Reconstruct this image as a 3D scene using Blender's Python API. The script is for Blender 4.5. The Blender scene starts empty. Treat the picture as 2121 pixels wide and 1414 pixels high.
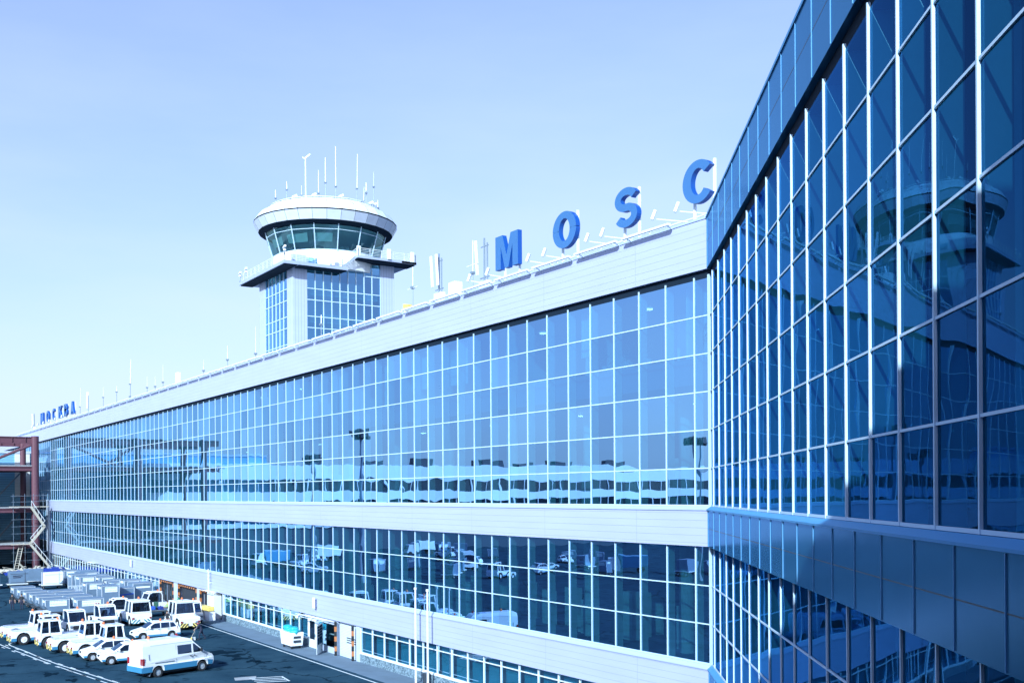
import bpy, bmesh, math, random
from mathutils import Vector, Matrix
random.seed(11)
S = bpy.context.scene
R = math.radians

# ------------------------------------------------------------------ camera
CAM = Vector((0, 0, 12.5))
cd = bpy.data.cameras.new('camera'); co = bpy.data.objects.new('camera', cd)
S.collection.objects.link(co)
right = Vector((0.547688, 0.836657, -0.006600)); down = Vector((-0.002025, -0.006563, -0.999976)); fwd = Vector((-0.836680, 0.547688, -0.0019))
m = Matrix((right, -down, -fwd)).transposed().to_4x4(); m.translation = CAM
co.matrix_world = m
cd.sensor_width = 36; cd.lens = 36 * 2185.1 / 2121; cd.shift_x = 0; cd.shift_y = 318.6 / 2121
cd.clip_start = 0.1; cd.clip_end = 6000
S.camera = co

# ------------------------------------------------------------------ light
SUN_AZ = Vector((0.62, -0.78, 0)).normalized(); SUN_EL = R(27.5)
sdir = Vector((SUN_AZ.x * math.cos(SUN_EL), SUN_AZ.y * math.cos(SUN_EL), math.sin(SUN_EL)))
W = bpy.data.worlds.new("World"); S.world = W; W.use_nodes = True
nt = W.node_tree; bg = nt.nodes['Background']
sky = nt.nodes.new('ShaderNodeTexSky'); sky.sky_type = 'NISHITA'; sky.sun_disc = False
sky.sun_elevation = SUN_EL; sky.sun_rotation = math.atan2(SUN_AZ.x, SUN_AZ.y)
sky.air_density = 1.0; sky.dust_density = 1.6; sky.ozone_density = 1.6
tint = nt.nodes.new('ShaderNodeMix'); tint.data_type = 'RGBA'; tint.blend_type = 'MULTIPLY'
tint.inputs[0].default_value = 1.0; tint.inputs[7].default_value = (0.78, 0.89, 1.28, 1)
nt.links.new(sky.outputs[0], tint.inputs[6])
# thin high haze: palest low down, with faint streaks
geo = nt.nodes.new('ShaderNodeTexCoord'); sep = nt.nodes.new('ShaderNodeSeparateXYZ'); nt.links.new(geo.outputs['Generated'], sep.inputs[0])
mr = nt.nodes.new('ShaderNodeMapRange'); mr.inputs[1].default_value = 0.0; mr.inputs[2].default_value = 0.62; mr.inputs[3].default_value = 0.80; mr.inputs[4].default_value = 0.02
nt.links.new(sep.outputs['Z'], mr.inputs[0])
mpw = nt.nodes.new('ShaderNodeMapping'); mpw.inputs['Scale'].default_value = (1.2, 1.2, 5.0); nt.links.new(geo.outputs['Generated'], mpw.inputs[0])
nzw = nt.nodes.new('ShaderNodeTexNoise'); nzw.inputs['Scale'].default_value = 2.2; nzw.inputs['Detail'].default_value = 6; nzw.inputs['Roughness'].default_value = 0.55; nt.links.new(mpw.outputs[0], nzw.inputs['Vector'])
nm = nt.nodes.new('ShaderNodeMapRange'); nm.inputs[1].default_value = 0.3; nm.inputs[2].default_value = 0.75; nm.inputs[3].default_value = 0.72; nm.inputs[4].default_value = 1.22; nt.links.new(nzw.outputs['Fac'], nm.inputs[0])
mm_ = nt.nodes.new('ShaderNodeMath'); mm_.operation = 'MULTIPLY'; mm_.use_clamp = True; nt.links.new(mr.outputs[0], mm_.inputs[0]); nt.links.new(nm.outputs[0], mm_.inputs[1])
veil = nt.nodes.new('ShaderNodeMix'); veil.data_type = 'RGBA'; veil.inputs[7].default_value = (3.6, 4.3, 5.2, 1)
nt.links.new(mm_.outputs[0], veil.inputs[0]); nt.links.new(tint.outputs[2], veil.inputs[6]); nt.links.new(veil.outputs[2], bg.inputs[0])
bg.inputs[1].default_value = 0.15
sl = bpy.data.lights.new('sun', 'SUN'); so = bpy.data.objects.new('sun', sl); S.collection.objects.link(so)
sl.energy = 4.6; sl.angle = R(0.5); sl.color = (0.81, 0.94, 1.0)
so.rotation_euler = (-sdir).to_track_quat('-Z', 'Y').to_euler(); so.location = (0, 0, 80)
S.view_settings.view_transform = 'Standard'; S.view_settings.look = 'None'
S.view_settings.exposure = 0.55; S.view_settings.gamma = 1
S.cycles.max_bounces = 10; S.cycles.glossy_bounces = 5; S.cycles.transparent_max_bounces = 24; S.cycles.diffuse_bounces = 3
S.cycles.sample_clamp_indirect = 6
S.cycles.caustics_reflective = False; S.cycles.caustics_refractive = False

# ------------------------------------------------------------------ materials
MATS = {}
def nodes(name):
    mt = bpy.data.materials.new(name); mt.use_nodes = True
    return mt, mt.node_tree, mt.node_tree.nodes['Principled BSDF']
def N(t, kind, **kw):
    n = t.nodes.new(kind)
    for k, v in kw.items(): setattr(n, k, v)
    return n
def plain(name, col, rough=0.5, metal=0.0, var=0.12, scale=1.5, bump=0.0, spec=0.5):
    if name in MATS: return MATS[name]
    mt, t, b = nodes(name)
    tc = N(t, 'ShaderNodeTexCoord'); no = N(t, 'ShaderNodeTexNoise'); no.inputs['Scale'].default_value = scale
    no.inputs['Detail'].default_value = 5; no.inputs['Roughness'].default_value = 0.6
    t.links.new(tc.outputs['Object'], no.inputs['Vector'])
    mx = N(t, 'ShaderNodeMix', data_type='RGBA')
    mx.inputs[6].default_value = (*[c * (1 - var) for c in col], 1); mx.inputs[7].default_value = (*[min(1, c * (1 + var)) for c in col], 1)
    t.links.new(no.outputs['Fac'], mx.inputs[0]); t.links.new(mx.outputs[2], b.inputs['Base Color'])
    mr = N(t, 'ShaderNodeMapRange'); mr.inputs[3].default_value = max(0, rough - 0.08); mr.inputs[4].default_value = min(1, rough + 0.08)
    t.links.new(no.outputs['Fac'], mr.inputs[0]); t.links.new(mr.outputs[0], b.inputs['Roughness'])
    b.inputs['Metallic'].default_value = metal; b.inputs['Specular IOR Level'].default_value = spec
    if bump:
        bp = N(t, 'ShaderNodeBump'); bp.inputs['Strength'].default_value = bump; bp.inputs['Distance'].default_value = 0.02
        t.links.new(no.outputs['Fac'], bp.inputs['Height']); t.links.new(bp.outputs[0], b.inputs['Normal'])
    MATS[name] = mt; return mt
def emit(name, col, s):
    mt, t, b = nodes(name); b.inputs['Base Color'].default_value = (*col, 1)
    b.inputs['Emission Color'].default_value = (*col, 1); b.inputs['Emission Strength'].default_value = s
    return mt
def lined(name, col, line, pitch, width, axis='Z', rough=0.4, vpitch=0, metal=0.0, var=0.09):
    """Cladding with fine joint lines every `pitch` metres along an axis of the object."""
    mt, t, b = nodes(name)
    tc = N(t, 'ShaderNodeTexCoord'); sp = N(t, 'ShaderNodeSeparateXYZ'); t.links.new(tc.outputs['Object'], sp.inputs[0])
    def groove(out, p, w):
        a = N(t, 'ShaderNodeMath', operation='PINGPONG'); t.links.new(out, a.inputs[0]); a.inputs[1].default_value = p / 2
        c = N(t, 'ShaderNodeMath', operation='LESS_THAN'); t.links.new(a.outputs[0], c.inputs[0]); c.inputs[1].default_value = w / 2
        return c.outputs[0]
    g = groove(sp.outputs[axis], pitch, width)
    if vpitch:
        g2 = groove(sp.outputs['X'], vpitch, width * 1.6); mxm = N(t, 'ShaderNodeMath', operation='MAXIMUM')
        t.links.new(g, mxm.inputs[0]); t.links.new(g2, mxm.inputs[1]); g = mxm.outputs[0]
    no = N(t, 'ShaderNodeTexNoise'); no.inputs['Scale'].default_value = 0.7; no.inputs['Detail'].default_value = 6
    mp = N(t, 'ShaderNodeMapping'); mp.inputs['Scale'].default_value = (0.35, 0.35, 1.6)
    t.links.new(tc.outputs['Object'], mp.inputs[0]); t.links.new(mp.outputs[0], no.inputs['Vector'])
    mx = N(t, 'ShaderNodeMix', data_type='RGBA'); mx.inputs[6].default_value = (*[c * (1 - var) for c in col], 1); mx.inputs[7].default_value = (*[min(1, c * (1 + var)) for c in col], 1)
    t.links.new(no.outputs['Fac'], mx.inputs[0])
    m2 = N(t, 'ShaderNodeMix', data_type='RGBA'); m2.inputs[7].default_value = (*line, 1)
    t.links.new(g, m2.inputs[0]); t.links.new(mx.outputs[2], m2.inputs[6]); t.links.new(m2.outputs[2], b.inputs['Base Color'])
    b.inputs['Roughness'].default_value = rough; b.inputs['Metallic'].default_value = metal
    bp = N(t, 'ShaderNodeBump', invert=True); bp.inputs['Strength'].default_value = 0.5; bp.inputs['Distance'].default_value = 0.02
    t.links.new(g, bp.inputs['Height']); t.links.new(bp.outputs[0], b.inputs['Normal'])
    return mt
def glass(name, tr, gl, f0, rough=0.0, dirt=0.03, dcol=(0.5, 0.65, 0.8), ior=1.6):
    """Coated facade glass: tinted see-through plus a coloured mirror coat and a little dust."""
    mt = bpy.data.materials.new(name); mt.use_nodes = True; t = mt.node_tree
    t.nodes.remove(t.nodes['Principled BSDF']); out = t.nodes['Material Output']
    tr_ = N(t, 'ShaderNodeBsdfTransparent'); tr_.inputs[0].default_value = (*tr, 1)
    g_ = N(t, 'ShaderNodeBsdfGlossy'); g_.inputs['Roughness'].default_value = rough
    ge = N(t, 'ShaderNodeNewGeometry'); oi = N(t, 'ShaderNodeObjectInfo'); ad = N(t, 'ShaderNodeMath', operation='ADD'); t.links.new(ge.outputs['Random Per Island'], ad.inputs[0]); t.links.new(oi.outputs['Random'], ad.inputs[1])
    fc = N(t, 'ShaderNodeMath', operation='FRACT'); t.links.new(ad.outputs[0], fc.inputs[0])
    vm = N(t, 'ShaderNodeMix', data_type='RGBA'); vm.inputs[6].default_value = (*[c * 0.76 for c in gl], 1); vm.inputs[7].default_value = (*[min(1, c * 1.12) for c in gl], 1)
    t.links.new(fc.outputs[0], vm.inputs[0]); t.links.new(vm.outputs[2], g_.inputs[0])
    d_ = N(t, 'ShaderNodeBsdfDiffuse'); d_.inputs[0].default_value = (*dcol, 1)
    fr = N(t, 'ShaderNodeFresnel'); fr.inputs[0].default_value = ior
    mr = N(t, 'ShaderNodeMapRange'); mr.inputs[3].default_value = f0; mr.inputs[4].default_value = max(f0, 0.85)
    t.links.new(fr.outputs[0], mr.inputs[0])
    m1 = N(t, 'ShaderNodeMixShader'); t.links.new(mr.outputs[0], m1.inputs[0]); t.links.new(tr_.outputs[0], m1.inputs[1]); t.links.new(g_.outputs[0], m1.inputs[2])
    m2 = N(t, 'ShaderNodeMixShader'); m2.inputs[0].default_value = dirt
    t.links.new(m1.outputs[0], m2.inputs[1]); t.links.new(d_.outputs[0], m2.inputs[2]); t.links.new(m2.outputs[0], out.inputs[0])
    return mt

WHITE = (0.80, 0.86, 0.90)
M_MULL = plain('pale_aluminium', (0.52, 0.72, 0.86), 0.35, 0.0, 0.04)
M_CLAD = lined('silver_cladding', (0.42, 0.48, 0.69), (0.31, 0.37, 0.54), 0.34, 0.016, vpitch=7.812)
def lacquer(name, dif, gl, rough=0.18, ior=1.5, var=0.06):
    """Coated metal panel: dark blue body under a blue tinted gloss."""
    mt = bpy.data.materials.new(name); mt.use_nodes = True; t = mt.node_tree; t.nodes.remove(t.nodes['Principled BSDF']); out = t.nodes['Material Output']
    tc = N(t, 'ShaderNodeTexCoord'); no = N(t, 'ShaderNodeTexNoise'); no.inputs['Scale'].default_value = 0.5; no.inputs['Detail'].default_value = 6; t.links.new(tc.outputs['Object'], no.inputs['Vector'])
    mx = N(t, 'ShaderNodeMix', data_type='RGBA'); mx.inputs[6].default_value = (*[c * (1 - var) for c in dif], 1); mx.inputs[7].default_value = (*[c * (1 + var) for c in dif], 1); t.links.new(no.outputs['Fac'], mx.inputs[0])
    d_ = N(t, 'ShaderNodeBsdfDiffuse'); t.links.new(mx.outputs[2], d_.inputs[0]); g_ = N(t, 'ShaderNodeBsdfGlossy'); g_.inputs[0].default_value = (*gl, 1); g_.inputs['Roughness'].default_value = rough
    fr = N(t, 'ShaderNodeFresnel'); fr.inputs[0].default_value = ior; ms = N(t, 'ShaderNodeMixShader'); t.links.new(fr.outputs[0], ms.inputs[0]); t.links.new(d_.outputs[0], ms.inputs[1]); t.links.new(g_.outputs[0], ms.inputs[2]); t.links.new(ms.outputs[0], out.inputs[0])
    return mt
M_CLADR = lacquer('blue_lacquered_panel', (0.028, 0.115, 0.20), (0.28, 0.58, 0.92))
M_PALE = plain('pale_panel', (0.50, 0.60, 0.74), 0.4, 0.0, 0.05, 0.6)
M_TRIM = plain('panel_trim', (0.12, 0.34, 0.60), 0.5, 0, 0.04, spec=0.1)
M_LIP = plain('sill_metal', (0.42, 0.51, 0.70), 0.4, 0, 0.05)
M_LIPR = plain('shaded_sill_metal', (0.09, 0.32, 0.60), 0.5, 0, 0.05, spec=0.1)  # near wing sills: the shade they stand in is put into a darker blue
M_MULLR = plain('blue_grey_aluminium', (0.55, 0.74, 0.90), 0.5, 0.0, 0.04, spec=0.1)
M_DARK = plain('dark_frame', (0.030, 0.045, 0.065), 0.45)
M_SOFF = plain('soffit', (0.010, 0.022, 0.040), 0.8, spec=0.1)
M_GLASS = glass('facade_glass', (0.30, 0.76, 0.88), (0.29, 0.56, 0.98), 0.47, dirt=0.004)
M_GLASSR = glass('near_wing_shade_glass', (0.14, 0.46, 0.62), (0.075, 0.35, 0.84), 0.0, dirt=0.004, ior=1.5)  # near wing glass, its shade put into a deeper blue tint
M_GGLASS = glass('ground_floor_glass', (0.42, 0.86, 0.94), (0.50, 0.74, 1.0), 0.10, dirt=0.01)
M_CABGLASS = glass('control_cab_glass', (0.62, 0.94, 0.97), (0.5, 0.85, 1.0), 0.05, dirt=0.005)
M_CARGLASS = glass('car_glass', (0.10, 0.17, 0.26), (0.40, 0.60, 0.85), 0.06, dirt=0.01)
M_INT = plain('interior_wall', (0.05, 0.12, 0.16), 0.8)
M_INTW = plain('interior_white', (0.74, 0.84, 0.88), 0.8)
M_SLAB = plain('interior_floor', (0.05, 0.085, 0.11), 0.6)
M_SPAN = plain('spandrel_panel', (0.20, 0.30, 0.46), 0.7)
M_BLIND = plain('curtain', (0.74, 0.82, 0.88), 0.9, 0, 0.1, 3)
M_PLINTH = None
M_WHITE = plain('white_paint', WHITE, 0.3, 0, 0.03)
M_WSTEEL = plain('white_steel', (0.74, 0.82, 0.84), 0.4)
M_TEAL = plain('teal_blue_paint', (0.045, 0.23, 0.42), 0.35)
M_BLACK = plain('black_rubber', (0.016, 0.020, 0.026), 0.75)
M_GREY = plain('grey_metal', (0.22, 0.29, 0.36), 0.45, 0.3)
M_HUB = plain('wheel_hub', (0.55, 0.62, 0.68), 0.35, 0.3)
M_ORANGE = plain('orange_paint', (0.50, 0.19, 0.07), 0.5)
M_YELLOW = plain('yellow_paint', (0.80, 0.62, 0.16), 0.5)
M_RED = plain('red_lens', (0.28, 0.02, 0.03), 0.25)
M_AMBER = plain('amber_beacon', (0.80, 0.22, 0.08), 0.3)
M_STEEL = plain('red_primer_steel', (0.115, 0.045, 0.065), 0.6, 0, 0.2, 2.5)
M_LETTER = plain('blue_letter_face', (0.04, 0.15, 0.36), 0.4, 0, 0.08)
M_LETTERS = plain('blue_letter_return', (0.006, 0.08, 0.36), 0.4, 0, 0.08)
M_CART = plain('galvanised_sheet', (0.17, 0.265, 0.38), 0.45, 0.25, 0.12, 2.0)
M_CARTD = plain('cart_chassis', (0.05, 0.065, 0.085), 0.6)
M_CURT = plain('blue_canvas', (0.02, 0.06, 0.30), 0.8)
M_TARP = plain('blue_tarpaulin', (0.012, 0.045, 0.30), 0.55, 0, 0.15, 2, 0.3)
M_CONC = plain('concrete', (0.34, 0.38, 0.41), 0.85, 0, 0.25, 1.2, 0.2)
M_TIMBER = plain('scaffold_timber', (0.45, 0.44, 0.38), 0.8, 0, 0.25, 3)
M_SKIN = plain('skin', (0.50, 0.32, 0.25), 0.6)
M_NAVY = plain('navy_cloth', (0.018, 0.024, 0.055), 0.85)
M_DKCLOTH = plain('dark_cloth', (0.016, 0.022, 0.03), 0.85)
M_HIVIS = plain('hi_vis_cloth', (0.45, 0.72, 0.22), 0.7)
M_GREENC = plain('green_cloth', (0.03, 0.30, 0.14), 0.8)
M_MAROON = plain('maroon_cloth', (0.16, 0.02, 0.07), 0.8)
M_HAIR = plain('hair', (0.025, 0.018, 0.015), 0.8)

# ------------------------------------------------------------------ mesh helpers
BASE = {}
class MB:
    def __init__(s): s.v = []; s.f = []; s.mi = []
    def add(s, vs, fs, mi=0):
        o = len(s.v); s.v += [Vector(v) for v in vs]
        for f in fs: s.f.append([i + o for i in f]); s.mi.append(mi)
        return s
    def hexa(s, p, mi=0):   # p: 8 points, bottom ring then top ring
        return s.add(p, [(3, 2, 1, 0), (4, 5, 6, 7), (0, 1, 5, 4), (1, 2, 6, 5), (2, 3, 7, 6), (3, 0, 4, 7)], mi)
    def box(s, x0, x1, y0, y1, z0, z1, mi=0):
        return s.hexa([(x0, y0, z0), (x1, y0, z0), (x1, y1, z0), (x0, y1, z0), (x0, y0, z1), (x1, y0, z1), (x1, y1, z1), (x0, y1, z1)], mi)
    def bar(s, a, b, w, h=None, mi=0):
        a = Vector(a); b = Vector(b); d = (b - a).normalized(); h = h or w
        up = Vector((0, 0, 1)) if abs(d.z) < 0.95 else Vector((0, 1, 0))
        r = d.cross(up).normalized() * w / 2; u = r.cross(d).normalized() * h / 2
        return s.hexa([a - r - u, a + r - u, a + r + u, a - r + u, b - r - u, b + r - u, b + r + u, b - r + u], mi)
    def cyl(s, a, b, r, n=10, r2=None, mi=0, cap=True):
        a = Vector(a); b = Vector(b); d = (b - a).normalized(); r2 = r if r2 is None else r2
        up = Vector((0, 0, 1)) if abs(d.z) < 0.9 else Vector((1, 0, 0))
        x = d.cross(up).normalized(); y = d.cross(x).normalized()
        vs = []
        for c, rr in ((a, r), (b, r2)):
            for i in range(n):
                t = 2 * math.pi * i / n; vs.append(c + x * math.cos(t) * rr + y * math.sin(t) * rr)
        fs = [(i, (i + 1) % n, n + (i + 1) % n, n + i) for i in range(n)]
        if cap: fs += [tuple(range(n - 1, -1, -1)), tuple(range(n, 2 * n))]
        return s.add(vs, fs, mi)
    def lathe(s, prof, n=24, axis=(0, 0), mi=0, a0=0.0):   # prof: (radius, z)
        vs = []
        for r, z in prof:
            for i in range(n):
                t = a0 + 2 * math.pi * i / n; vs.append((axis[0] + r * math.cos(t), axis[1] + r * math.sin(t), z))
        fs = [(k * n + i, k * n + (i + 1) % n, (k + 1) * n + (i + 1) % n, (k + 1) * n + i) for k in range(len(prof) - 1) for i in range(n)]
        fs += [tuple(range(n - 1, -1, -1)), tuple(range((len(prof) - 1) * n, len(prof) * n))]
        return s.add(vs, fs, mi)
    def prism(s, poly, f, d0, d1, mi=0, side=None):   # poly 2D, f(a,b,d) -> point
        n = len(poly); vs = [f(a, b, d0) for a, b in poly] + [f(a, b, d1) for a, b in poly]
        s.add(vs, [tuple(range(n - 1, -1, -1)), tuple(range(n, 2 * n))], mi)
        return s.add(vs, [(i, (i + 1) % n, n + (i + 1) % n, n + i) for i in range(n)], mi if side is None else side)
    def build(s, name, mat, parent=None, smooth=False, bevel=0.0, origin=None, recalc=True):
        me = bpy.data.meshes.new(name)
        base = BASE.get(parent.name) if parent else None      # parent built in world coordinates
        o = base if base else (Vector(origin) if origin else Vector((0, 0, 0)))
        me.from_pydata([v - o for v in s.v], [], s.f)
        mats = mat if isinstance(mat, (list, tuple)) else [mat]
        for mm in mats: me.materials.append(mm)
        if len(mats) > 1: me.polygons.foreach_set('material_index', s.mi)
        if recalc or bevel:
            bm = bmesh.new(); bm.from_mesh(me)
            if bevel: bmesh.ops.remove_doubles(bm, verts=bm.verts, dist=0.0005)
            bmesh.ops.recalc_face_normals(bm, faces=bm.faces)
            if bevel:
                es = [e for e in bm.edges if len(e.link_faces) == 2 and e.calc_face_angle(0) > 0.5]
                bmesh.ops.bevel(bm, geom=es, offset=bevel, segments=2, affect='EDGES', profile=0.6, clamp_overlap=True)
            bm.to_mesh(me); bm.free()
        if smooth: me.polygons.foreach_set('use_smooth', [True] * len(me.polygons))
        me.update()
        ob = bpy.data.objects.new(name, me); S.collection.objects.link(ob)
        if parent: ob.parent = parent
        if base: BASE[ob.name] = base
        else: ob.location = o
        return ob
def tag(o, label=None, cat=None, group=None, kind=None):
    if label: o['label'] = label
    if cat: o['category'] = cat
    if group: o['group'] = group
    if kind: o['kind'] = kind
    return o
def thing(name, label, cat, loc=(0, 0, 0), rz=0.0, group=None, world=False):
    e = bpy.data.objects.new(name, None); S.collection.objects.link(e); e.location = loc; e.rotation_euler = (0, 0, rz)
    e.empty_display_size = 0.2
    if world: BASE[e.name] = Vector(loc)
    return tag(e, label, cat, group)
def dup(root, loc, rz, label=None, group=None):
    r = root.copy(); S.collection.objects.link(r); r.location = loc; r.rotation_euler = (0, 0, rz)
    if label: r['label'] = label
    if group: r['group'] = group
    for c in root.children:
        k = c.copy(); S.collection.objects.link(k); k.parent = r
        for g in c.children:
            h = g.copy(); S.collection.objects.link(h); h.parent = k
    return r

# facade frames: u runs along the wall, n points out of it
class Frame:
    def __init__(s, o, u, n): s.o = Vector((o[0], o[1], 0)); s.u = Vector((*u, 0)); s.n = Vector((*n, 0))
    def P(s, u, n, z): return s.o + s.u * u + s.n * n + Vector((0, 0, z))
    def box(s, mb, u0, u1, n0, n1, z0, z1, mi=0):
        P = s.P
        return mb.hexa([P(u0, n0, z0), P(u1, n0, z0), P(u1, n1, z0), P(u0, n1, z0), P(u0, n0, z1), P(u1, n0, z1), P(u1, n1, z1), P(u0, n1, z1)], mi)
    def band(s, mb, u1, n0, n1, z0, z1, mi=0, t=0.3346):   # starts on the mitre line of the inside corner
        P = s.P
        return mb.hexa([P(t * n0, n0, z0), P(u1, n0, z0), P(u1, n1, z0), P(t * n1, n1, z0), P(t * n0, n0, z1), P(u1, n0, z1), P(u1, n1, z1), P(t * n1, n1, z1)], mi)
K = (-34.85, 33.5)
FL = Frame(K, (-1, 0), (0, -1))
FR = Frame(K, (0.7986, -0.6018), (-0.6018, -0.7986))
MOD = 1.953

# ------------------------------------------------------------------ ground
def ground_mat():
    mt, t, b = nodes('apron_asphalt')
    tc = N(t, 'ShaderNodeTexCoord')
    n1 = N(t, 'ShaderNodeTexNoise'); n1.inputs['Scale'].default_value = 0.22; n1.inputs['Detail'].default_value = 8; n1.inputs['Roughness'].default_value = 0.62
    n2 = N(t, 'ShaderNodeTexNoise'); n2.inputs['Scale'].default_value = 9; n2.inputs['Detail'].default_value = 4
    n3 = N(t, 'ShaderNodeTexNoise'); n3.inputs['Scale'].default_value = 0.8; n3.inputs['Detail'].default_value = 6
    for n in (n1, n2, n3): t.links.new(tc.outputs['Object'], n.inputs['Vector'])
    r1 = N(t, 'ShaderNodeValToRGB'); r1.color_ramp.elements[0].position = 0.3; r1.color_ramp.elements[1].position = 0.72
    r1.color_ramp.elements[0].color = (0.019, 0.055, 0.092, 1); r1.color_ramp.elements[1].color = (0.043, 0.105, 0.155, 1)
    t.links.new(n1.outputs['Fac'], r1.inputs[0])
    m1 = N(t, 'ShaderNodeMix', data_type='RGBA', blend_type='MULTIPLY'); m1.inputs[0].default_value = 0.35
    t.links.new(r1.outputs[0], m1.inputs[6]); t.links.new(n2.outputs['Fac'], m1.inputs[7])
    # oil stains: sparse dark blots
    r3 = N(t, 'ShaderNodeValToRGB'); r3.color_ramp.elements[0].position = 0.60; r3.color_ramp.elements[1].position = 0.70
    t.links.new(n3.outputs['Fac'], r3.inputs[0])
    m2 = N(t, 'ShaderNodeMix', data_type='RGBA'); m2.inputs[7].default_value = (0.006, 0.018, 0.032, 1)
    sc = N(t, 'ShaderNodeMath', operation='MULTIPLY'); sc.inputs[1].default_value = 0.85
    t.links.new(r3.outputs[0], sc.inputs[0]); t.links.new(sc.outputs[0], m2.inputs[0]); t.links.new(m1.outputs[2], m2.inputs[6])
    # cracks between old pours
    vo = N(t, 'ShaderNodeTexVoronoi', feature='DISTANCE_TO_EDGE'); vo.inputs['Scale'].default_value = 0.11
    dn = N(t, 'ShaderNodeVectorMath', operation='ADD'); t.links.new(tc.outputs['Object'], dn.inputs[0]); 
    ds = N(t, 'ShaderNodeVectorMath', operation='SCALE'); ds.inputs['Scale'].default_value = 1.6; t.links.new(n3.outputs['Color'], ds.inputs[0]); t.links.new(ds.outputs[0], dn.inputs[1])
    t.links.new(dn.outputs[0], vo.inputs['Vector'])
    lt = N(t, 'ShaderNodeMath', operation='LESS_THAN'); lt.inputs[1].default_value = 0.010; t.links.new(vo.outputs['Distance'], lt.inputs[0])
    m3 = N(t, 'ShaderNodeMix', data_type='RGBA'); m3.inputs[7].default_value = (0.005, 0.014, 0.024, 1)
    l7 = N(t, 'ShaderNodeMath', operation='MULTIPLY'); l7.inputs[1].default_value = 0.7; t.links.new(lt.outputs[0], l7.inputs[0])
    t.links.new(l7.outputs[0], m3.inputs[0]); t.links.new(m2.outputs[2], m3.inputs[6]); t.links.new(m3.outputs[2], b.inputs['Base Color'])
    b.inputs['Roughness'].default_value = 0.85; b.inputs['Specular IOR Level'].default_value = 0.0
    bp = N(t, 'ShaderNodeBump'); bp.inputs['Strength'].default_value = 0.3; bp.inputs['Distance'].default_value = 0.01
    t.links.new(n2.outputs['Fac'], bp.inputs['Height']); t.links.new(bp.outputs[0], b.inputs['Normal'])
    return mt
M_ASPH = ground_mat()
g = MB(); g.add([(-2500, -2500, 0), (1500, -2500, 0), (1500, 2500, 0), (-2500, 2500, 0)], [(0, 1, 2, 3)])
tag(g.build('apron_ground', M_ASPH), kind='structure')
# paler concrete strip along the foot of the wall
pv = MB(); pv.hexa([(-200, 31.0, -0.05), (-34, 31.0, -0.05), (-34, 33.6, -0.05), (-200, 33.6, -0.05), (-200, 31.25, 0.006), (-34, 31.25, 0.006), (-34, 33.6, 0.03), (-200, 33.6, 0.03)])
tag(pv.build('concrete_apron_strip', plain('pale_concrete', (0.12, 0.19, 0.26), 0.9, 0, 0.35, 0.6, 0.2)), kind='structure')
# wet oily stains on the tarmac
M_STAIN = plain('oil_stain', (0.007, 0.022, 0.038), 0.9, 0, 0.3, 2, spec=0.0)
sm = MB(); rr = random.Random(12)
for x, y, a, b_ in ((-83.0, 26.6, 2.2, 0.5), (-80.9, 26.9, 1.5, 0.35), (-79.0, 26.7, 1.3, 0.25), (-77.4, 27.2, 1.0, 0.25), (-76.5, 27.6, 1.2, 0.2), (-77.7, 24.9, 0.6, 0.15), (-72.9, 27.2, 0.4, 0.15), (-73.0, 28.2, 0.7, 0.18), (-93, 21.5, 2.5, 0.7), (-86.5, 22.6, 1.8, 0.5), (-80, 13.4, 0.9, 0.35), (-76.5, 14.2, 0.7, 0.3), (-86, 11.5, 1.1, 0.25)):
    n = 26; ph = [rr.uniform(0, 6.3) for _ in range(4)]; ang = rr.uniform(-.4, .4); vs = []
    for i in range(n):
        t = 2 * math.pi * i / n; k = 1 + 0.28 * math.sin(3 * t + ph[0]) + 0.2 * math.sin(5 * t + ph[1]) + 0.14 * math.sin(9 * t + ph[2])
        px_, py_ = b_ * 2.2 * k * math.cos(t), a * k * math.sin(t) * 0.55; vs.append((x + px_ * math.cos(ang) - py_ * math.sin(ang), y + px_ * math.sin(ang) + py_ * math.cos(ang), 0.004))
    sm.add(vs, [tuple(range(n))])
tag(sm.build('ground_stains', M_STAIN, recalc=False), kind='structure')
# painted lines
M_PAINT = plain('road_paint', (0.62, 0.72, 0.76), 0.7, 0, 0.35, 3)
def ribbon(mb, pts, w, z=0.006):
    pts = [Vector((p[0], p[1], z)) for p in pts]; vs = []; fs = []
    for i, p in enumerate(pts):
        d = (pts[min(i + 1, len(pts) - 1)] - pts[max(i - 1, 0)]).normalized(); q = Vector((-d.y, d.x, 0)) * w / 2
        vs += [p - q, p + q]
    for i in range(len(pts) - 1): fs.append((2 * i, 2 * i + 1, 2 * i + 3, 2 * i + 2))
    mb.add(vs, fs)
pl = MB()
ribbon(pl, [(-108, 30.75), (-86.7, 30.8), (-74.6, 30.75), (-60, 30.7)], 0.14, 0.012)
up = [(-99.3, 14.3), (-99.35, 13.9), (-99.1, 13.5), (-98.5, 13.25), (-97.3, 13.22), (-95.98, 13.39), (-92.5, 13.8), (-88, 14.2), (-84.6, 14.65), (-80.2, 15.4), (-74.8, 16.3), (-70, 17.2)]
ribbon(pl, up, 0.13)
lo = [(-98.5, 12.59), (-95.3, 12.95), (-92, 13.33), (-88, 13.8), (-85, 14.2), (-81, 14.8), (-77, 15.4), (-70, 16.5)]
ribbon(pl, [(-103, 12.1), (-98.5, 12.59), (-95.4, 12.93)], 0.12); ribbon(pl, [(-94.1, 13.06), (-91, 13.45), (-87, 13.95), (-84.9, 14.25)], 0.12); ribbon(pl, [(-83.5, 14.45), (-79.4, 15.05), (-75, 15.75), (-70, 16.5)], 0.12)
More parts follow.
